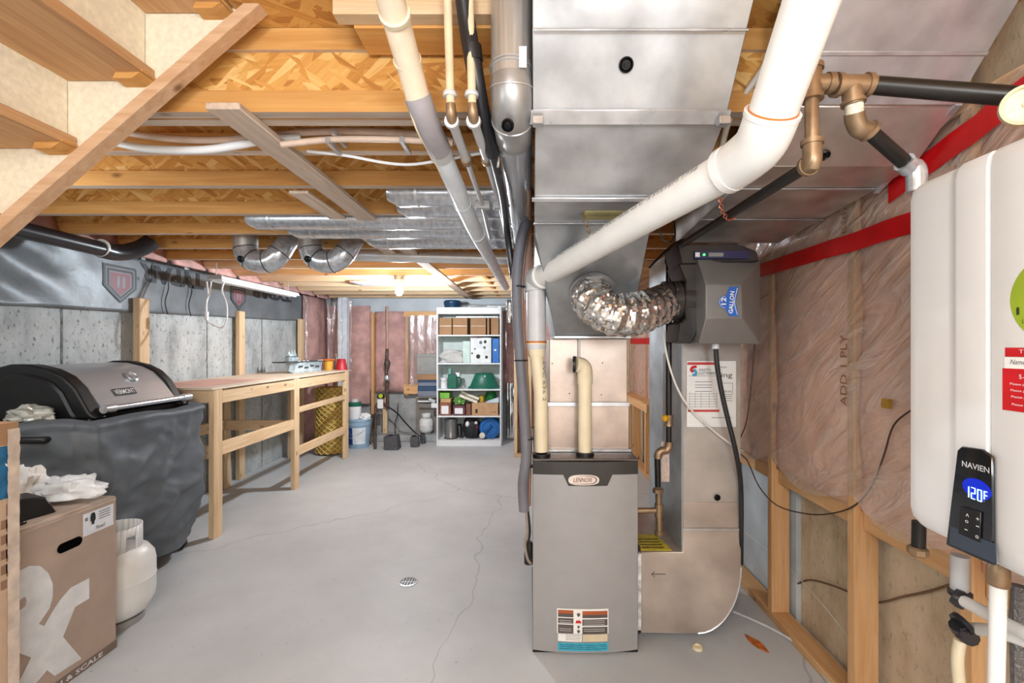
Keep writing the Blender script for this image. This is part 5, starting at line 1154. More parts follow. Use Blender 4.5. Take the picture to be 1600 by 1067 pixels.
m.text('N & SCALE', bz(1.745, 0.009, 0.0025), (0, 1, 0), (0, 0, 1), 0.019, 0.195, bold=0.02)
m.build('printed_emblem', [plain('print_white', (222, 224, 226), 0.7), CARD, plain('print_taupe', (126, 108, 98), 0.8)], bxo)
m = MB(); hc = pf(109, 851); 
pill = []
for i in range(24):
    a = 2*math.pi*i/24; sx = 0.030 if math.cos(a) >= 0 else -0.030; pill.append(bz(hc.y+sx+0.019*math.cos(a), hc.z+0.019*math.sin(a)))
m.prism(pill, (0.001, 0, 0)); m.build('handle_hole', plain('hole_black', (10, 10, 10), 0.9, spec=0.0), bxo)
m = MB(); o = bz(1.856, 0.548, 0.001); m.cur = 0; m.quad(o, (0, 1, 0), (0, 0, 1), 0.136, 0.092)
m.cur = 1
for i in range(4): m.quad(o+V((0.0008, 0, 0)), (0, 1, 0), (0, 0, 1), 0.052, 0.0035, 0.068, 0.078-0.010*i)
m.quad(o+V((0.0008, 0, 0)), (0, 1, 0), (0, 0, 1), 0.012, 0.014, 0.008, 0.06)
m.cur = 2; m.prism([o+V((0.0009, 0.042+a*0.011, 0.062+b*0.024)) for a, b in ((-0.6, 1), (0.6, 1), (1, 0.4), (1, -0.3), (0.5, -0.6), (0.5, -1), (-0.5, -1), (-0.5, -0.6), (-1, -0.3), (-1, 0.4))], (0.0003, 0, 0))
m.text('Penwil', o+V((0.0009, 0.055, 0.01)), (0, 1, 0), (0, 0, 1), 0.016, 0.04, shear=0.2)
m.build('shipping_label', [plain('label_bluewhite', (226, 230, 238), 0.4), INKG, INK], bxo, recalc=False)
MB().grid(lambda u, v: (-1.93+v*0.112 if v < 0.95 else QX+0.002, 1.56+u*0.445, 0.669+0.002*abs(n1(u*30, v*4)) if v < 0.95 else 0.655), 30, 6).build('packing_tape', TAPE, bxo)
bx('top_flap', CARD, bxo, -2.30, -1.845, 1.57, 1.99, 0.6685, 0.672, 0.001)
# tall carton at the image edge
tb = thing('tall_carton', 'tall brown carton with blue printed band at the left edge', 'box', (-1.95, 1.3, 0))
TX_ = -1.745
bx('carton', plain('carton_light', (206, 176, 150), 0.8, var=0.04), tb, -2.12, TX_, 1.02, 1.552, 0, 1.068, 0.004)
m = MB(); z0, z1 = Z(775, 1.54), Z(694, 1.54)
m.cur = 0; m.quad((TX_+0.001, 1.02, z0), (0, 1, 0), (0, 0, 1), 0.534, z1-z0); m.cur = 1
m.text('Style', (TX_+0.0018, 1.512, z1-0.012), (0, 0, -1), (0, 1, 0), 0.028, 0.11, bold=0.01)
m.cur = 2
for i in range(5): m.quad((TX_+0.001, 1.50, z0-0.10-0.05*i), (0, 1, 0), (0, 0, 1), 0.02, 0.03); m.quad((TX_+0.001, 1.515, z0-0.06-0.05*i), (0, 1, 0), (0, 0, 1), 0.004, 0.04)
m.build('printed_band', [plain('band_blue', (40, 110, 156), 0.5, var=0.15, nscale=30), PAPER, plain('print_brown', (150, 116, 92), 0.8)], tb)
MB().grid(lambda u, v: (TX_+0.002+0.006*abs(n1(u*40, v*3)), 1.518+v*0.036, 0.02+u*1.03), 60, 3).build('packing_tape', plain('torn_tape', (216, 198, 182), 0.2, var=0.1, nscale=20), tb)
bx('flap', CARDD, tb, -2.10, TX_+0.002, 1.40, 1.553, 1.0, 1.072, 0.002)
# things lying on the emblem carton
bc = thing('battery_charger', 'black plastic charger block on the emblem carton', 'charger', (-2.02, 1.80, 0.672))
MB().hexa([(-2.05, 1.69, 0.672), (-1.90, 1.68, 0.672), (-1.87, 1.80, 0.672), (-2.02, 1.84, 0.672)], [(-2.03, 1.72, 0.755), (-1.93, 1.71, 0.75), (-1.90, 1.79, 0.735), (-2.01, 1.82, 0.745)]).build('body', BLACK, bc, bevel=0.006, seg=2)
MB().box(-2.04, -1.86, 1.655, 1.685, 0.672, 0.684).build('lip', ABS, bc, bevel=0.003)
crumple('plastic_bag', 'crumpled white plastic bag on the emblem carton', (-1.965, 1.93, 0.722), 0.15, 0.06, 0.055, BAG)
crumple('paper_wad', 'small white tissue piled behind the black charger block', (-2.12, 1.93, 0.735), 0.07, 0.05, 0.085, PAPER, cat='paper')
# propane tank
def tank(label, c, k=1.0, group=None):
    t = thing('propane_tank', label, 'propane tank', c, group); c = Vector(c)
    TM = plain('tank_white', (232, 232, 230), 0.4, var=0.02)
    MB().lathe(c, [(0.11*k, 0), (0.11*k, 0.03*k), (0.105*k, 0.03*k)], 28).build('foot_ring', plain('tank_foot', (150, 148, 146), 0.5), t)
    MB().lathe(c, [(0.09*k, 0.03*k), (0.125*k, 0.05*k), (0.15*k, 0.10*k), (0.155*k, 0.14*k), (0.155*k, 0.20*k), (0.157*k, 0.205*k), (0.155*k, 0.21*k), (0.155*k, 0.27*k), (0.148*k, 0.31*k), (0.125*k, 0.345*k), (0.08*k, 0.365*k), (0.02*k, 0.37*k)], 32).build('vessel', TM, t)
    m = MB(); n = 28
    for i in range(n):
        a0, a1 = 2*math.pi*i/n, 2*math.pi*(i+1)/n
        if 0.5 < i/n < 0.62 or 0.9 < i/n: lo = 0.42*k
        else: lo = 0.35*k
        q = [c+V((math.cos(a)*r, math.sin(a)*r, z)) for r in (0.10*k,) for a, z in ((a0, lo), (a1, lo), (a1, 0.46*k), (a0, 0.46*k))]
        m.add(q, [(0, 1, 2, 3)])
    m.build('collar', TM, t, solid=0.005)
    MB().lathe(c+V((0, 0, 0.365*k)), [(0.018*k, 0), (0.014*k, 0.03*k), (0.022*k, 0.035*k), (0.022*k, 0.06*k), (0.01*k, 0.065*k)], 14).build('valve', BRONZE, t)
    return t
tank('white propane tank standing behind the emblem carton', (X(183, 2.2), 2.19, 0))
tank('small white propane tank by the far concrete wall', (X(666, 6.40), 6.40, 0.0902), 0.62)
# floor drain
dr = thing('floor_drain', 'round metal floor drain grate in the grey floor', 'drain', P(638, 909, 2.56))
c = Vector((X(638, 2.56), 2.56, 0.0005))
MB().lathe(c, [(0.052, 0), (0.052, 0.003), (0.044, 0.004), (0.044, 0.0)], 28).build('rim', CLEAT, dr); MB().lathe(c, [(0.044, 0), (0.044, 0.001), (0, 0.001)], 24).build('opening', BLACK, dr)
for i in range(-2, 3):
    hl = math.sqrt(max(0, 0.043**2-(i*0.016)**2)); MB().box(c.x+i*0.016-0.002, c.x+i*0.016+0.002, c.y-hl, c.y+hl, 0.0017, 0.0025).build('grate_bar', CLEAT, dr)
MB().box(c.x-0.043, c.x+0.043, c.y-0.003, c.y+0.003, 0.0017, 0.0026).build('grate_bar', CLEAT, dr)
# ================================================================ SHELF AND CONTENTS
bk = thing('bookcase', 'tall white open bookcase against the far wall', 'bookcase', (-0.8, 6.2, 0))
SX0, SX1, SY0, SY1 = -1.235, -0.38, 6.02, 6.36
bx('side_panel', WHITE, bk, SX0, SX0+0.018, SY0, SY1, 0, 1.838, 0.002); bx('side_panel', WHITE, bk, SX1-0.018, SX1, SY0, SY1, 0, 1.838, 0.002)
bx('back_panel', plain('shelf_back', (206, 216, 210), 0.5), bk, SX0+0.018, SX1-0.018, SY1-0.008, SY1, 0.06, 1.82)
bx('top_panel', WHITE, bk, SX0+0.0185, SX1-0.0185, SY0, SY1-0.009, 1.75, 1.836, 0.002)
SH = [0.077, 0.40, 0.754, 1.10, 1.474]
for z in SH: bx('shelf', WHITE, bk, SX0+0.0185, SX1-0.0185, SY0+(0 if z > 0.1 else 0.004), SY1-0.009, z-0.018, z, 0.001)
bx('kick_plate', WHITE, bk, SX0+0.0185, SX1-0.0185, SY0+0.005, SY0+0.02, 0, 0.058, 0.001)
def sx(px): return X(px, 6.05)
def box_thing(name, label, mat, px0, px1, z0, hgt, cat='box', y0=6.06, dep=0.22, group=None, extra=None, bevel=0.003):
    m = MB(); m.box(sx(px0), sx(px1), y0, y0+dep, z0, z0+hgt)
    t = thing(name, label, cat, (sx((px0+px1)/2), y0+dep/2, z0), group)
    m.build('body', mat, t, bevel=bevel)
    if extra: extra(t, sx(px0), sx(px1), y0, z0, hgt)
    return t
e = 0.0012
def lids(t, a, b, y, z, h): bx('tape_strip', TAPE, t, a+0.002, b-0.002, y-0.001, y, z+h*0.50, z+h*0.54)
for i, (a, b, lab) in enumerate(((686, 705.5, 'leftmost brown carton on the top bookcase shelf'), (707, 730, 'wide brown carton second from left on the top bookcase shelf'), (735, 759, 'brown carton right of the middle on the top bookcase shelf'), (761, 764.5, 'narrow brown slab between cartons on the top bookcase shelf'), (767, 779, 'rightmost brown carton on the top bookcase shelf'))):
    box_thing('carton', lab, CARDD, a, b, SH[4]+e, 0.225, group='cartons on the top shelf', extra=lids if i in (0, 1, 2) else None)
box_thing('long_box', 'long black and white tube box lying over the cartons', WHITE, 712, 778, SH[4]+0.2275, 0.022, y0=6.07, dep=0.1)
t = box_thing('appliance_box', 'white appliance box with printed pictures on second shelf', plain('box_white', (228, 232, 232), 0.5), 735, 767.5, SH[3]+e, 0.335)
m = MB(); y_ = 6.059
for px, py, r in ((751, 535, 0.022), (758, 534, 0.02), (757, 543, 0.018), (747, 557, 0.028), (737.5, 552, 0.012), (760, 558, 0.02), (742, 545, 0.012)):
    m.cur = random.choice((0, 1)); m.prism([(sx(px)+r*math.cos(a), y_, Z(py, 6.05)+r*math.sin(a)*1.1) for a in [2*math.pi*i/9 for i in range(9)]], (0, -0.001, 0))
m.cur = 2; m.text('KITCHEN+', (sx(737), y_-0.001, Z(529, 6.05)), (1, 0, 0), (0, 0, 1), 0.022, 0.14, bold=0.01)
m.build('printed_pictures', [INK, plain('photo_grey', (90, 100, 112), 0.5), plain('print_maroon', (130, 50, 60), 0.5)], t)
box_thing('pale_box', 'pale green box left of the printed appliance box', plain('pale_green', (196, 216, 208), 0.5), 723, 734.5, SH[3]+e, 0.29)
t = box_thing('binder', 'blue ring binder at the right end of second shelf', plain('binder_blue', (34, 112, 190), 0.4), 769, 779.5, SH[3]+e, 0.325)
MB().lathe((sx(774), 6.059, SH[3]+0.17), [(0.012, 0), (0.014, 0.003), (0.008, 0.004)], 14, (0, -1, 0)).build('finger_ring', CHROME, t)
o = crumple('cloth_bag', 'crumpled pale grey cloth bag on the second shelf', (sx(707), 6.15, SH[3]+0.062), 0.19, 0.09, 0.11, plain('cloth_grey', (196, 194, 190), 0.8), 0.35, 2.0)
t = thing('paint_can', 'small white can with lid on the third shelf', 'can', (sx(692), 6.14, SH[2])); MB().lathe((sx(692), 6.14, SH[2]+e), [(0.046, 0), (0.047, 0.004), (0.047, 0.12), (0.05, 0.125), (0.05, 0.14), (0.044, 0.142)], 20).build('can', WHITE, t); MB().tube([(sx(688), 6.095, SH[2]+0.12), (sx(692), 6.085, SH[2]+0.09), (sx(696), 6.095, SH[2]+0.12)], 0.002, 6, smooth=4).build('bail', CHROME, t)
GRN = plain('dark_green', (26, 104, 84), 0.4)
t = thing('green_sprayer', 'dark green jug with side handle on the third shelf', 'jug', (sx(707), 6.15, SH[2]))
MB().box(sx(699), sx(713), 6.08, 6.20, SH[2]+e, SH[2]+0.19).build('body', GRN, t, bevel=0.012, seg=2)
MB().tube([(sx(712), 6.14, SH[2]+0.15), (sx(717), 6.14, SH[2]+0.14), (sx(718), 6.14, SH[2]+0.07), (sx(712), 6.14, SH[2]+0.03)], 0.012, 8, smooth=4).build('handle', GRN, t)
MB().box(sx(699.5), sx(704), 6.10, 6.16, SH[2]+0.19, SH[2]+0.27).build('neck', plain('green_grey', (110, 160, 146), 0.4), t, bevel=0.004); MB().box(sx(711), sx(717), 6.10, 6.17, SH[2]+0.16, SH[2]+0.215).build('label_flap', WHITE, t, bevel=0.004)
t = thing('green_bowl', 'large dark green basin upside down on the third shelf', 'basin', (sx(756), 6.19, SH[2]))
MB().lathe((sx(755), 6.19, SH[2]+e), [(0.222, 0), (0.218, 0.015), (0.195, 0.03), (0.15, 0.13), (0.125, 0.19), (0.11, 0.2), (0.02, 0.202)], 32).build('shell', GRN, t).data.transform(Matrix.Scale(0.68, 4, (0, 1, 0))); MB().lathe((sx(757), 6.10, SH[2]+0.165), [(0.012, 0), (0.01, 0.006)], 10, (0, -1, 0.5)).build('rivet', WHITE, t)
# fourth shelf
z4 = SH[1]+e
def wrap(t, a, b, y, z, h): bx('label', WHITE, t, a+0.02, b-0.03, y-0.001, y, z+0.02, z+h*0.75)
box_thing('snack_pack', 'brown snack pack with white label at left of fourth shelf', plain('pack_brown', (150, 92, 70), 0.5, var=0.25, nscale=14), 687, 704, z4, 0.17, 'package', extra=wrap)
box_thing('green_packet', 'bright green packet on top of the brown snack pack', plain('packet_green', (120, 186, 70), 0.4), 687, 702, z4+0.225, 0.075, 'package')
box_thing('food_tin', 'flat tan tray under the bright green packet', plain('tan_tray', (196, 160, 116), 0.6), 688, 704, z4+0.1715, 0.052, 'tray')
box_thing('snack_pack', 'dark red and white snack pack second from left on fourth shelf', plain('pack_dark', (110, 60, 74), 0.5, var=0.3, nscale=14), 708, 726.5, z4, 0.13, 'package', extra=wrap)
crumple('green_bag', 'shiny green snack bag on the dark red pack', (sx(716.5), 6.16, z4+0.172), 0.085, 0.07, 0.07, plain('bag_green', (110, 160, 80), 0.3, var=0.2), 0.3)
box_thing('brown_jar_box', 'small brown block between snack packs and carton', plain('block_brown', (128, 84, 66), 0.6), 728, 735.5, z4, 0.15, 'box')
def marks(t, a, b, y, z, h):
    m = MB(); m.prism([(a+0.05, y-0.001, z+0.03), (a+0.075, y-0.001, z+0.03), (a+0.075, y-0.001, z+0.065), (a+0.085, y-0.001, z+0.065), (a+0.0625, y-0.001, z+0.09), (a+0.04, y-0.001, z+0.065), (a+0.05, y-0.001, z+0.065)], (0, -0.0005, 0)); m.text('12 PK', (b-0.10, y-0.0012, z+0.03), (1, 0, 0), (0, 0, 1), 0.022, 0.08); m.build('print', INK, t)
box_thing('shipping_carton', 'tan shipping carton on the fourth shelf', plain('carton_tan', (196, 156, 118), 0.8), 737, 778, z4, 0.165, extra=marks)
for i, (a, b, c, d) in enumerate(((717, 616, 745, 627), (719, 611.5, 747, 622.5))):
    o = MB().hexa([(sx(a), 6.07+0.05*i, Z(b+4, 6.05)), (sx(c), 6.07+0.05*i, Z(d+4, 6.05)), (sx(c), 6.11+0.05*i, Z(d+4, 6.05)), (sx(a), 6.11+0.05*i, Z(b+4, 6.05))], [(sx(a+1), 6.07+0.05*i, Z(b, 6.05)), (sx(c+1), 6.07+0.05*i, Z(d, 6.05)), (sx(c+1), 6.11+0.05*i, Z(d, 6.05)), (sx(a+1), 6.11+0.05*i, Z(b, 6.05))]).build('trim_piece', plain('cream_trim', (232, 224, 206), 0.5), None, bevel=0.002); tag(o, ('lower' if i == 0 else 'upper')+' cream trim piece leaning on the tan carton', 'trim piece', 'trim pieces on the fourth shelf')
t = thing('yellow_cup', 'yellow plastic cup on the tan shipping carton', 'cup', (sx(750), 6.2, z4+0.166)); MB().lathe((sx(750.5), 6.2, z4+0.1665), [(0.032, 0), (0.04, 0.08), (0.042, 0.082), (0.036, 0.083)], 18).build('cup', plain('cup_yellow', (216, 186, 60), 0.4), t)
t = thing('green_vase', 'green glass jar on the right of the tan carton', 'jar', (sx(765), 6.24, z4+0.166)); MB().lathe((sx(765), 6.24, z4+0.1665), [(0.05, 0), (0.075, 0.03), (0.08, 0.09), (0.06, 0.13), (0.05, 0.14)], 18).build('body', plain('jar_green', (30, 120, 54), 0.12), t)
o = MB().hexa([(sx(757), 6.08, z4+0.167), (sx(779), 6.08, z4+0.167), (sx(779), 6.15, z4+0.167), (sx(757), 6.15, z4+0.167)], [(sx(763), 6.085, z4+0.195), (sx(779), 6.085, z4+0.235), (sx(779), 6.14, z4+0.235), (sx(763), 6.14, z4+0.195)]).build('folded_paper', plain('pale_blue', (196, 214, 226), 0.5), None); tag(o, 'folded pale blue paper on the tan shipping carton', 'paper')
# bottom shelf
z5 = SH[0]+e
t = thing('trash_can', 'small brushed steel pedal bin on the bottom shelf', 'bin', (sx(702), 6.18, z5))
MB().lathe((sx(702), 6.18, z5), [(0.086, 0), (0.09, 0.006), (0.09, 0.015), (0.087, 0.02), (0.087, 0.235), (0.09, 0.24), (0.088, 0.258), (0.06, 0.272), (0.01, 0.278)], 28).build('body', galv('bin_steel', (150, 148, 146), 0.3, brush=(20, 20, 0.5)), t); MB().lathe((sx(702), 6.18, z5), [(0.092, 0), (0.092, 0.012)], 28).build('base_ring', BLACK, t)
t = thing('thermos', 'dark bottle leaning beside the steel bin', 'bottle', (sx(716), 6.2, z5)); MB().tube([(sx(717), 6.16, z5+0.03), (sx(714.5), 6.22, z5+0.18)], 0.032, 14).build('bottle', ABS, t); MB().tube([(sx(717), 6.15, z5+0.03), (sx(722), 6.13, z5+0.028)], 0.012, 10).build('nozzle', ABS, t)
t = thing('backpack', 'black backpack with white patches on the bottom shelf', 'backpack', (sx(736), 6.18, z5))
m = MB(); m.blob((sx(736), 6.18, z5+0.135), 0.125, 0.09, 0.165, 28, 20, 0.22, 2.2); m.v = [(x, y, max(z, z5)) for x, y, z in m.v]; m.build('body', plain('bag_black', (28, 28, 32), 0.6), t)
MB().blob((sx(729.5), 6.115, z5+0.20), 0.03, 0.03, 0.04, 12, 8, 0.3).build('white_patch', WHITE, t); MB().blob((sx(743), 6.115, z5+0.215), 0.022, 0.03, 0.022, 12, 8, 0.3).build('white_patch', WHITE, t); MB().blob((sx(745), 6.11, z5+0.155), 0.014, 0.02, 0.03, 10, 8, 0.3).build('red_patch', plain('patch_red', (150, 40, 60), 0.6), t)
MB().tube([(sx(733), 6.17, z5+0.28), (sx(735), 6.16, z5+0.31), (sx(739), 6.16, z5+0.31), (sx(740), 6.17, z5+0.27)], 0.008, 8, smooth=4).build('handle', BLACK, t)
t = thing('water_jug', 'round blue plastic jug with white cap on the bottom shelf', 'jug', (sx(768), 6.17, z5))
BLU = plain('jug_blue', (28, 110, 186), 0.35); cj = Vector((sx(764.5), 6.10, z5+0.143))
MB().lathe(cj, [(0.09, -0.006), (0.12, -0.004), (0.135, 0.01), (0.142, 0.03), (0.142, 0.16), (0.125, 0.18)], 32, (0, 1, 0)).build('body', BLU, t)
MB().lathe(cj+V((0, -0.012, 0)), [(0.105, 0.012), (0.103, 0), (0.09, 0.001), (0.088, 0.01)], 32, (0, 1, 0)).build('raised_ring', plain('jug_dark', (18, 84, 150), 0.35), t)
MB().tube([cj+V((-0.06, -0.015, -0.06)), cj+V((0.03, -0.015, 0.045))], 0.02, 12).build('handle', MATS['jug_dark'], t)
MB().lathe(cj+V((-0.095, -0.01, -0.09)), [(0.04, 0), (0.04, 0.03), (0.034, 0.034), (0.012, 0.034), (0.01, 0.03)], 20, (0, -1, 0)).build('cap', plain('cap_white', (228, 222, 208), 0.4), t)
t = thing('blue_tub', 'dark blue plastic tub on top of the bookcase', 'tub', (sx(704), 6.2, 1.837)); MB().lathe((sx(704), 6.2, 1.837), [(0.105, 0), (0.115, 0.06), (0.118, 0.065), (0.118, 0.085), (0.10, 0.105), (0.02, 0.108)], 28).build('tub', plain('tub_blue', (22, 62, 96), 0.4), t)
o = MB().tube([(sx(718), 6.25, 1.86), (sx(735), 6.22, 1.87), (sx(755), 6.24, 1.865), (sx(778), 6.22, 1.865), (sx(790), 6.2, 1.87)], 0.028, 12, smooth=4).build('plastic_sheet_roll', film('roll_film', (225, 230, 232), 0.35, 0.3), None); tag(o, 'rolled clear plastic sheet along the bookcase top', 'plastic sheet')
# ================================================================ THINGS BY THE FAR WALL
col = thing('white_column', 'white square trunk pipe standing in the far left corner', 'column', (-2.58, 6.3, 0)); bx('shaft', plain('column_white', (226, 232, 240), 0.4), col, -2.655, -2.53, 6.28, 6.38, 0, 1.999, 0.006); bx('groove', plain('column_shade', (190, 198, 208), 0.4), col, -2.597, -2.588, 6.277, 6.28, 0, 1.999)
pl = thing('blue_pail', 'pale blue plastic pail with printed label by the far wall', 'pail', (X(562, 5.95), 5.95, 0))
c = Vector((X(561, 5.98), 5.98, 0)); MB().lathe(c, [(0.125, 0), (0.128, 0.01), (0.145, 0.29), (0.152, 0.295), (0.152, 0.31), (0.148, 0.315), (0.148, 0.345), (0.155, 0.35), (0.155, 0.37), (0.14, 0.372)], 32).build('body', plain('pail_blue', (150, 180, 204), 0.4), pl)
m = MB()
def cylq(mi, a0, a1, z0, z1, r=0.1465):
    m.cur = mi; n = 10
    for i in range(n):
        t0, t1 = a0+(a1-a0)*i/n, a0+(a1-a0)*(i+1)/n; rr = lambda z: 0.1285+0.0165*z/0.29+0.0015
        m.add([c+V((math.sin(t)*rr(z), -math.cos(t)*rr(z), z)) for t, z in ((t0, z0), (t1, z0), (t1, z1), (t0, z1))], [(0, 1, 2, 3)])
cylq(0, -0.25, 0.95, 0.06, 0.27); cylq(1, -1.2, -0.25, 0.15, 0.27); cylq(1, -1.2, -0.25, 0.05, 0.13)
m.build('paper_label', [plain('label_pale', (226, 234, 242), 0.4), plain('label_navy', (30, 80, 160), 0.4)], pl, recalc=False)
MB().tube([c+V((-0.15, 0, 0.30)), c+V((-0.06, -0.15, 0.19)), c+V((0.06, -0.15, 0.20)), c+V((0.15, 0, 0.30))], 0.003, 6, smooth=5).build('bail_handle', CHROME, pl)
t = thing('green_lid_jar', 'white tub with dark green lid stacked on the pail', 'tub', c+V((-0.05, 0, 0.372))); MB().lathe(c+V((-0.055, 0, 0.373)), [(0.075, 0), (0.08, 0.01), (0.08, 0.16), (0.074, 0.165)], 24).build('tub', WHITE, t); MB().lathe(c+V((-0.055, 0, 0.538)), [(0.083, 0), (0.086, 0.01), (0.083, 0.05), (0.05, 0.055)], 24).build('lid', GRN, t); MB().lathe(c+V((-0.055, 0, 0.593)), [(0.05, 0), (0.045, 0.035), (0.02, 0.04)], 16).build('knob', GPVC, t)
crumple('white_bag_bundle', 'white plastic bundle lying on the pail lid', c+V((0.09, -0.02, 0.398)), 0.06, 0.06, 0.05, WHITE, cat='bundle')
wmn = thing('water_main', 'corroded water main with meter and tag on the far wall', 'pipe', P(606, 680, 6.4))
RUST = plain('rusty_iron', (98, 84, 78), 0.6, 0.4, var=0.3, nscale=40)
MB().tube([P(605, 478, 6.38), P(605, 548, 6.38)], 0.016, 12).build('riser', plain('dusty_copper', (196, 160, 140), 0.5), wmn)
MB().tube([P(605, 545, 6.36), P(604, 580, 6.35), P(606, 640, 6.35)], 0.022, 12).build('riser', RUST, wmn)
MB().lathe(P(605, 568, 6.35), [(0.03, -0.05), (0.045, 0), (0.03, 0.05)], 12).build('valve_body', RUST, wmn)
MB().lathe(P(605, 592, 6.33), [(0.035, -0.02), (0.045, 0.0), (0.035, 0.05)], 14).build('meter', CHROME, wmn)
MB().tube([P(606, 636, 6.34), P(598, 630, 6.3), P(589, 632, 6.25), P(587, 650, 6.2), P(586, 703, 5.85)], 0.020, 10, smooth=4).build('lower_pipe', RUST, wmn)
MB().lathe(P(595, 622, 6.28), [(0.05, 0), (0.055, 0.02), (0.04, 0.05)], 16).build('meter_head', BLACK, wmn)
MB().lathe(P(595, 619, 6.24), [(0.03, 0), (0.03, 0.01)], 14, (0, -1, 0.4)).build('yellow_cap', plain('meter_yellow', (196, 204, 40), 0.4), wmn)
bx('tag', PAPER, wmn, X(590, 6.22), X(599, 6.22), 6.21, 6.214, Z(638, 6.22), Z(624, 6.22))
MB().tube([P(588, 640, 6.3), P(582, 670, 6.3), P(578, 690, 6.2), P(584, 703, 6.0)], 0.013, 8, smooth=4).build('bent_conduit', RUST, wmn)
o = bx('stud_offcut', GOLD[2], wbn, 0, 0.01, 0, 0.01, 0, 0.01) if False else None
ps = MB().box(X(599, 6.42), X(606, 6.42), 6.39, 6.43, 0.095, 0.62).build('wall_cleat', PINE[2], None, bevel=0.002); tag(ps, 'short wood upright behind the water main', 'board')
def darkbox(label, px0, px1, y0, y1, d, nm='pump_box', tilt=0.0):
    t = thing(nm, label, 'box', (X((px0+px1)/2, d), d, 0)); w_ = X(px1, d)-X(px0, d); xc = X((px0+px1)/2, d); h_ = Z(y0, d)-Z(y1, d); zb = max(0.003, Z(y1, d))
    MB().hexa([(xc-w_*0.42, d, zb), (xc+w_*0.5, d, zb), (xc+w_*0.5, d+w_*0.8, zb), (xc-w_*0.42, d+w_*0.8, zb)], [(xc-w_*0.5, d+0.02, zb+h_*0.92), (xc+w_*0.36, d+0.02, zb+h_), (xc+w_*0.36, d+w_*0.8, zb+h_), (xc-w_*0.5, d+w_*0.8, zb+h_*0.92)]).build('body', plain('pump_grey', (78, 80, 84), 0.6, var=0.15, nscale=30), t, bevel=0.006)
    MB().lathe((xc-w_*0.1, d+0.06, zb+h_*0.96), [(0.03, 0), (0.03, 0.012), (0.02, 0.016)], 12).build('cap', BLACK, t)
    return t
darkbox('largest dark grey plastic box on the floor by the far wall', 598, 622, 683, 705, 5.78)
darkbox('small dark box left of its twin by the sump hoses', 640, 654, 684, 700, 5.95)
darkbox('smallest dark box at the sump hose end', 655.5, 664, 679, 693, 6.15)
pipe('sump_hose', 'thick black hose curving along the far block wall', [P(607, 636, 6.33), P(620, 645, 6.28), P(635, 662, 6.2), P(650, 677, 6.1), P(660, 682, 6.1)], 0.010, ABS, 'hose')
pipe('sump_wire', 'thin black wire hanging against the far block wall', [P(622, 630, 6.52), P(621, 648, 6.5), P(617, 662, 6.42), P(619, 685, 6.3)], 0.006, BLACK, 'cable')
lb = thing('wall_ledge', 'taupe-backed wall ledge between the far wall and bookcase', 'ledge', (-1.42, 6.45, 0))
bx('back_sheet', plain('panel_taupe', (138, 132, 124), 0.7), lb, X(650, 6.52), X(683, 6.52), 6.505, 6.53, 0.092, 0.605); bx('ledge_board', MATS['panel_taupe'], lb, X(652, 6.4), X(683, 6.4), 6.33, 6.53, 0.606, 0.623, 0.002)
tb2 = thing('blue_case', 'dark blue cases stacked left of the bookcase', 'case', (-1.45, 6.35, 0.62))
bx('case', plain('case_grey', (124, 132, 146), 0.6), tb2, X(653, 6.35), X(683, 6.35), 6.33, 6.46, 0.625, 0.70, 0.006); bx('case', plain('case_navy', (44, 76, 112), 0.5), tb2, X(653, 6.35), X(683, 6.35), 6.33, 6.46, 0.70, 0.765, 0.006); bx('case', MATS['case_grey'], tb2, X(654, 6.35), X(683, 6.35), 6.33, 6.46, 0.766, 0.82, 0.006); bx('case', MATS['case_navy'], tb2, X(653, 6.35), X(683, 6.35), 6.33, 6.46, 0.821, 0.85, 0.006)
gb = thing('grey_bin', 'grey metal box with wooden base left of the bookcase', 'box', (-1.43, 6.38, 0.85)); bx('body', plain('bin_grey', (150, 150, 146), 0.5, 0.2), gb, X(652, 6.35), X(683, 6.35), 6.33, 6.46, 0.93, 1.215, 0.004); bx('base', CARDD, gb, X(652, 6.35), X(683, 6.35), 6.33, 6.46, 0.852, 0.93, 0.004); bx('lid_line', plain('bin_dark', (110, 108, 104), 0.5), gb, X(652, 6.35), X(683, 6.35), 6.328, 6.33, 1.17, 1.176)
wt = thing('caulk_gun', 'white tool lying below the dark blue cases', 'tool', P(665, 628, 6.3)); MB().tube([P(653, 627, 6.31), P(672, 627, 6.31)], 0.012, 10).build('barrel', WHITE, wt); MB().tube([P(670, 624, 6.31), P(680, 628, 6.31)], 0.025, 10).build('grip', GPVC, wt); MB().box(X(674, 6.3), X(683, 6.3), 6.29, 6.32, Z(637, 6.3), Z(630, 6.3)).build('label_tag', WHITE, wt)
# ================================================================ CABLES ON THE RIGHT
pipe('thermostat_wire', 'thin black wire drooping across the insulated right wall', [P(1179, 538, 2.0), P(1174, 600, 2.02), P(1166, 660, 2.05), P(1152, 700, 2.1), P(1168, 720, 2.06), P(1186, 760, 2.0), P(1215, 790, 1.95), P(1262, 803, 1.86), P(1300, 802, 1.75), P(1335, 790, 1.62), P(1362, 760, 1.55), P(1380, 715, 1.48), P(1396, 665, 1.43), P(1425, 640, 1.35)], 0.0028, plain('dark_wire', (60, 38, 30), 0.5), 'cable', 8, 5)
pipe('white_cable', 'white cable crossing diagonally in front of the service record', [P(1034, 502, 2.03), P(1043, 560, 2.03), P(1060, 610, 2.03), P(1084, 645, 2.03), P(1115, 673, 2.03), P(1148, 698, 2.03), P(1162, 705, 2.1)], 0.0048, plain('cable_white', (226, 220, 212), 0.4), 'cable', 8, 5)
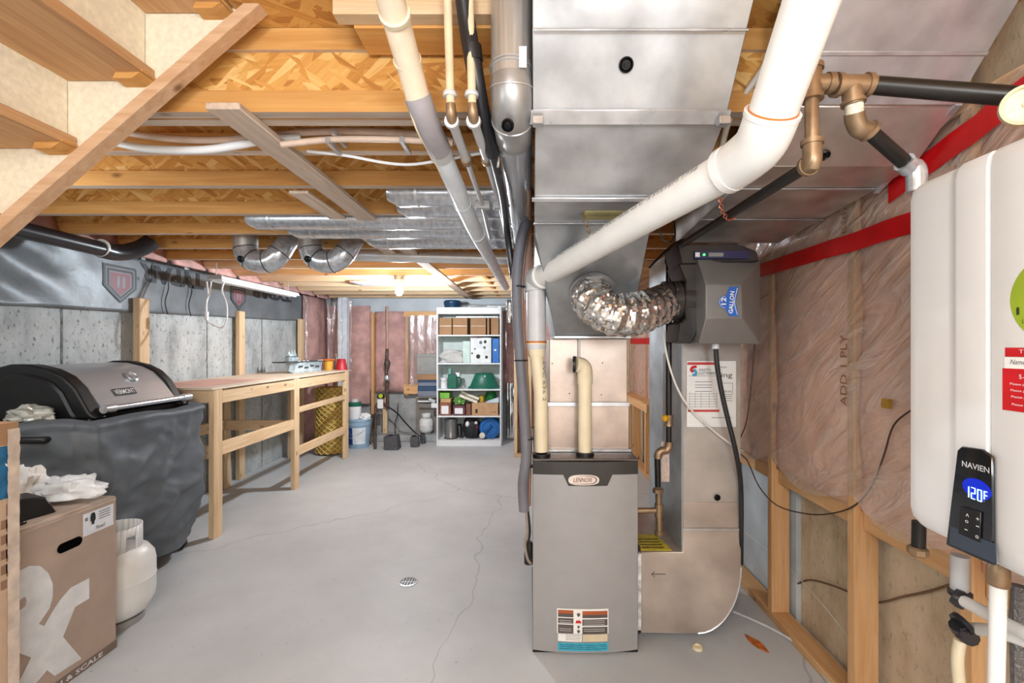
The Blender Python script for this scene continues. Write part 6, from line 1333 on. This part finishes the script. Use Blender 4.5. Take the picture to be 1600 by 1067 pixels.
pipe('brown_wire', 'brown wire stapled low on the tan concrete behind the studs', [P(px, py, 1.284*F/(px-CX)) for px, py in ((1246, 912), (1268, 906), (1310, 918), (1350, 936), (1375, 941), (1412, 932), (1450, 924), (1495, 910))], 0.004, plain('wire_brown', (110, 84, 60), 0.6), 'cable', 8, 5)
pipe('pull_string', 'thin white string stretched across the tan concrete', [P(px, py, 1.275*F/(px-CX)) for px, py in ((1165, 832), (1246, 900), (1330, 1000))], 0.002, plain('string_white', (225, 220, 210), 0.6), 'string', 6, 2)
pipe('grey_cable', 'pale grey cable curving overhead beside the white vent riser', [P(1200, 95, 1.3), P(1180, 125, 1.3), P(1158, 155, 1.32), P(1140, 185, 1.35), P(1131, 215, 1.4), P(1128, 235, 1.42)], 0.010, plain('cable_tan', (206, 192, 178), 0.4), 'cable')
pipe('thin_cable', 'looping thin grey wire beside the plenum corner', [P(1030, 352, 1.7), P(1034, 372, 1.7), P(1046, 379, 1.7), P(1055, 366, 1.72), P(1052, 345, 1.75)], 0.003, IRON, 'cable')
pipe('black_cable', 'black cable running from plenum to gas pipe elbow', [P(1015, 418, 2.1), P(1030, 402, 2.0), P(1055, 380, 1.9), P(1080, 372, 1.85)], 0.005, BLACK, 'cable')
fc = thing('floor_conduit', 'tan plastic drain line on the floor beside the right wall plate', 'pipe', P(1255, 1015, 1.95))
def fp(px, py, z=0.014): d = (H-z)*F/(py-CY); return Vector((X(px, d), d, z))
MB().tube([fp(1145, 955), fp(1180, 970), fp(1215, 987), fp(1258, 1013)], 0.006, 8, smooth=4).build('thin_line', GPVC, fc)
MB().tube([fp(1257, 1012), fp(1275, 1035), fp(1310, 1085)], 0.0125, 12).build('pipe', plain('line_tan', (200, 188, 172), 0.4), fc)
MB().tube([fp(1253, 1009), fp(1261, 1018)], 0.017, 10).build('coupling', BLACK, fc)
lf_ = MB(); c0 = fp(1163, 991, 0.002); c1 = fp(1202, 1021, 0.002); ax3 = (c1-c0).normalized(); pv = Vector((ax3.y, -ax3.x, 0)); L3 = (c1-c0).length
lf_.prism([c0, c0+ax3*L3*0.3+pv*0.018, c0+ax3*L3*0.6+pv*0.022, c1, c0+ax3*L3*0.7-pv*0.016, c0+ax3*L3*0.45-pv*0.022, c0+ax3*L3*0.15-pv*0.006], (0, 0, 0.004))
tag(lf_.build('rust_flake', plain('rust_orange', (196, 104, 36), 0.6, var=0.25, nscale=40)), 'orange rust-coloured scrap lying on the floor near the boot', 'scrap')
tag(MB().lathe(fp(1090, 1013, 0.0), [(0.022, 0), (0.022, 0.010), (0.015, 0.012), (0.014, 0.004)], 18).build('plastic_ring', CREAM), 'cream ring cap lying on the floor by the return boot', 'cap')
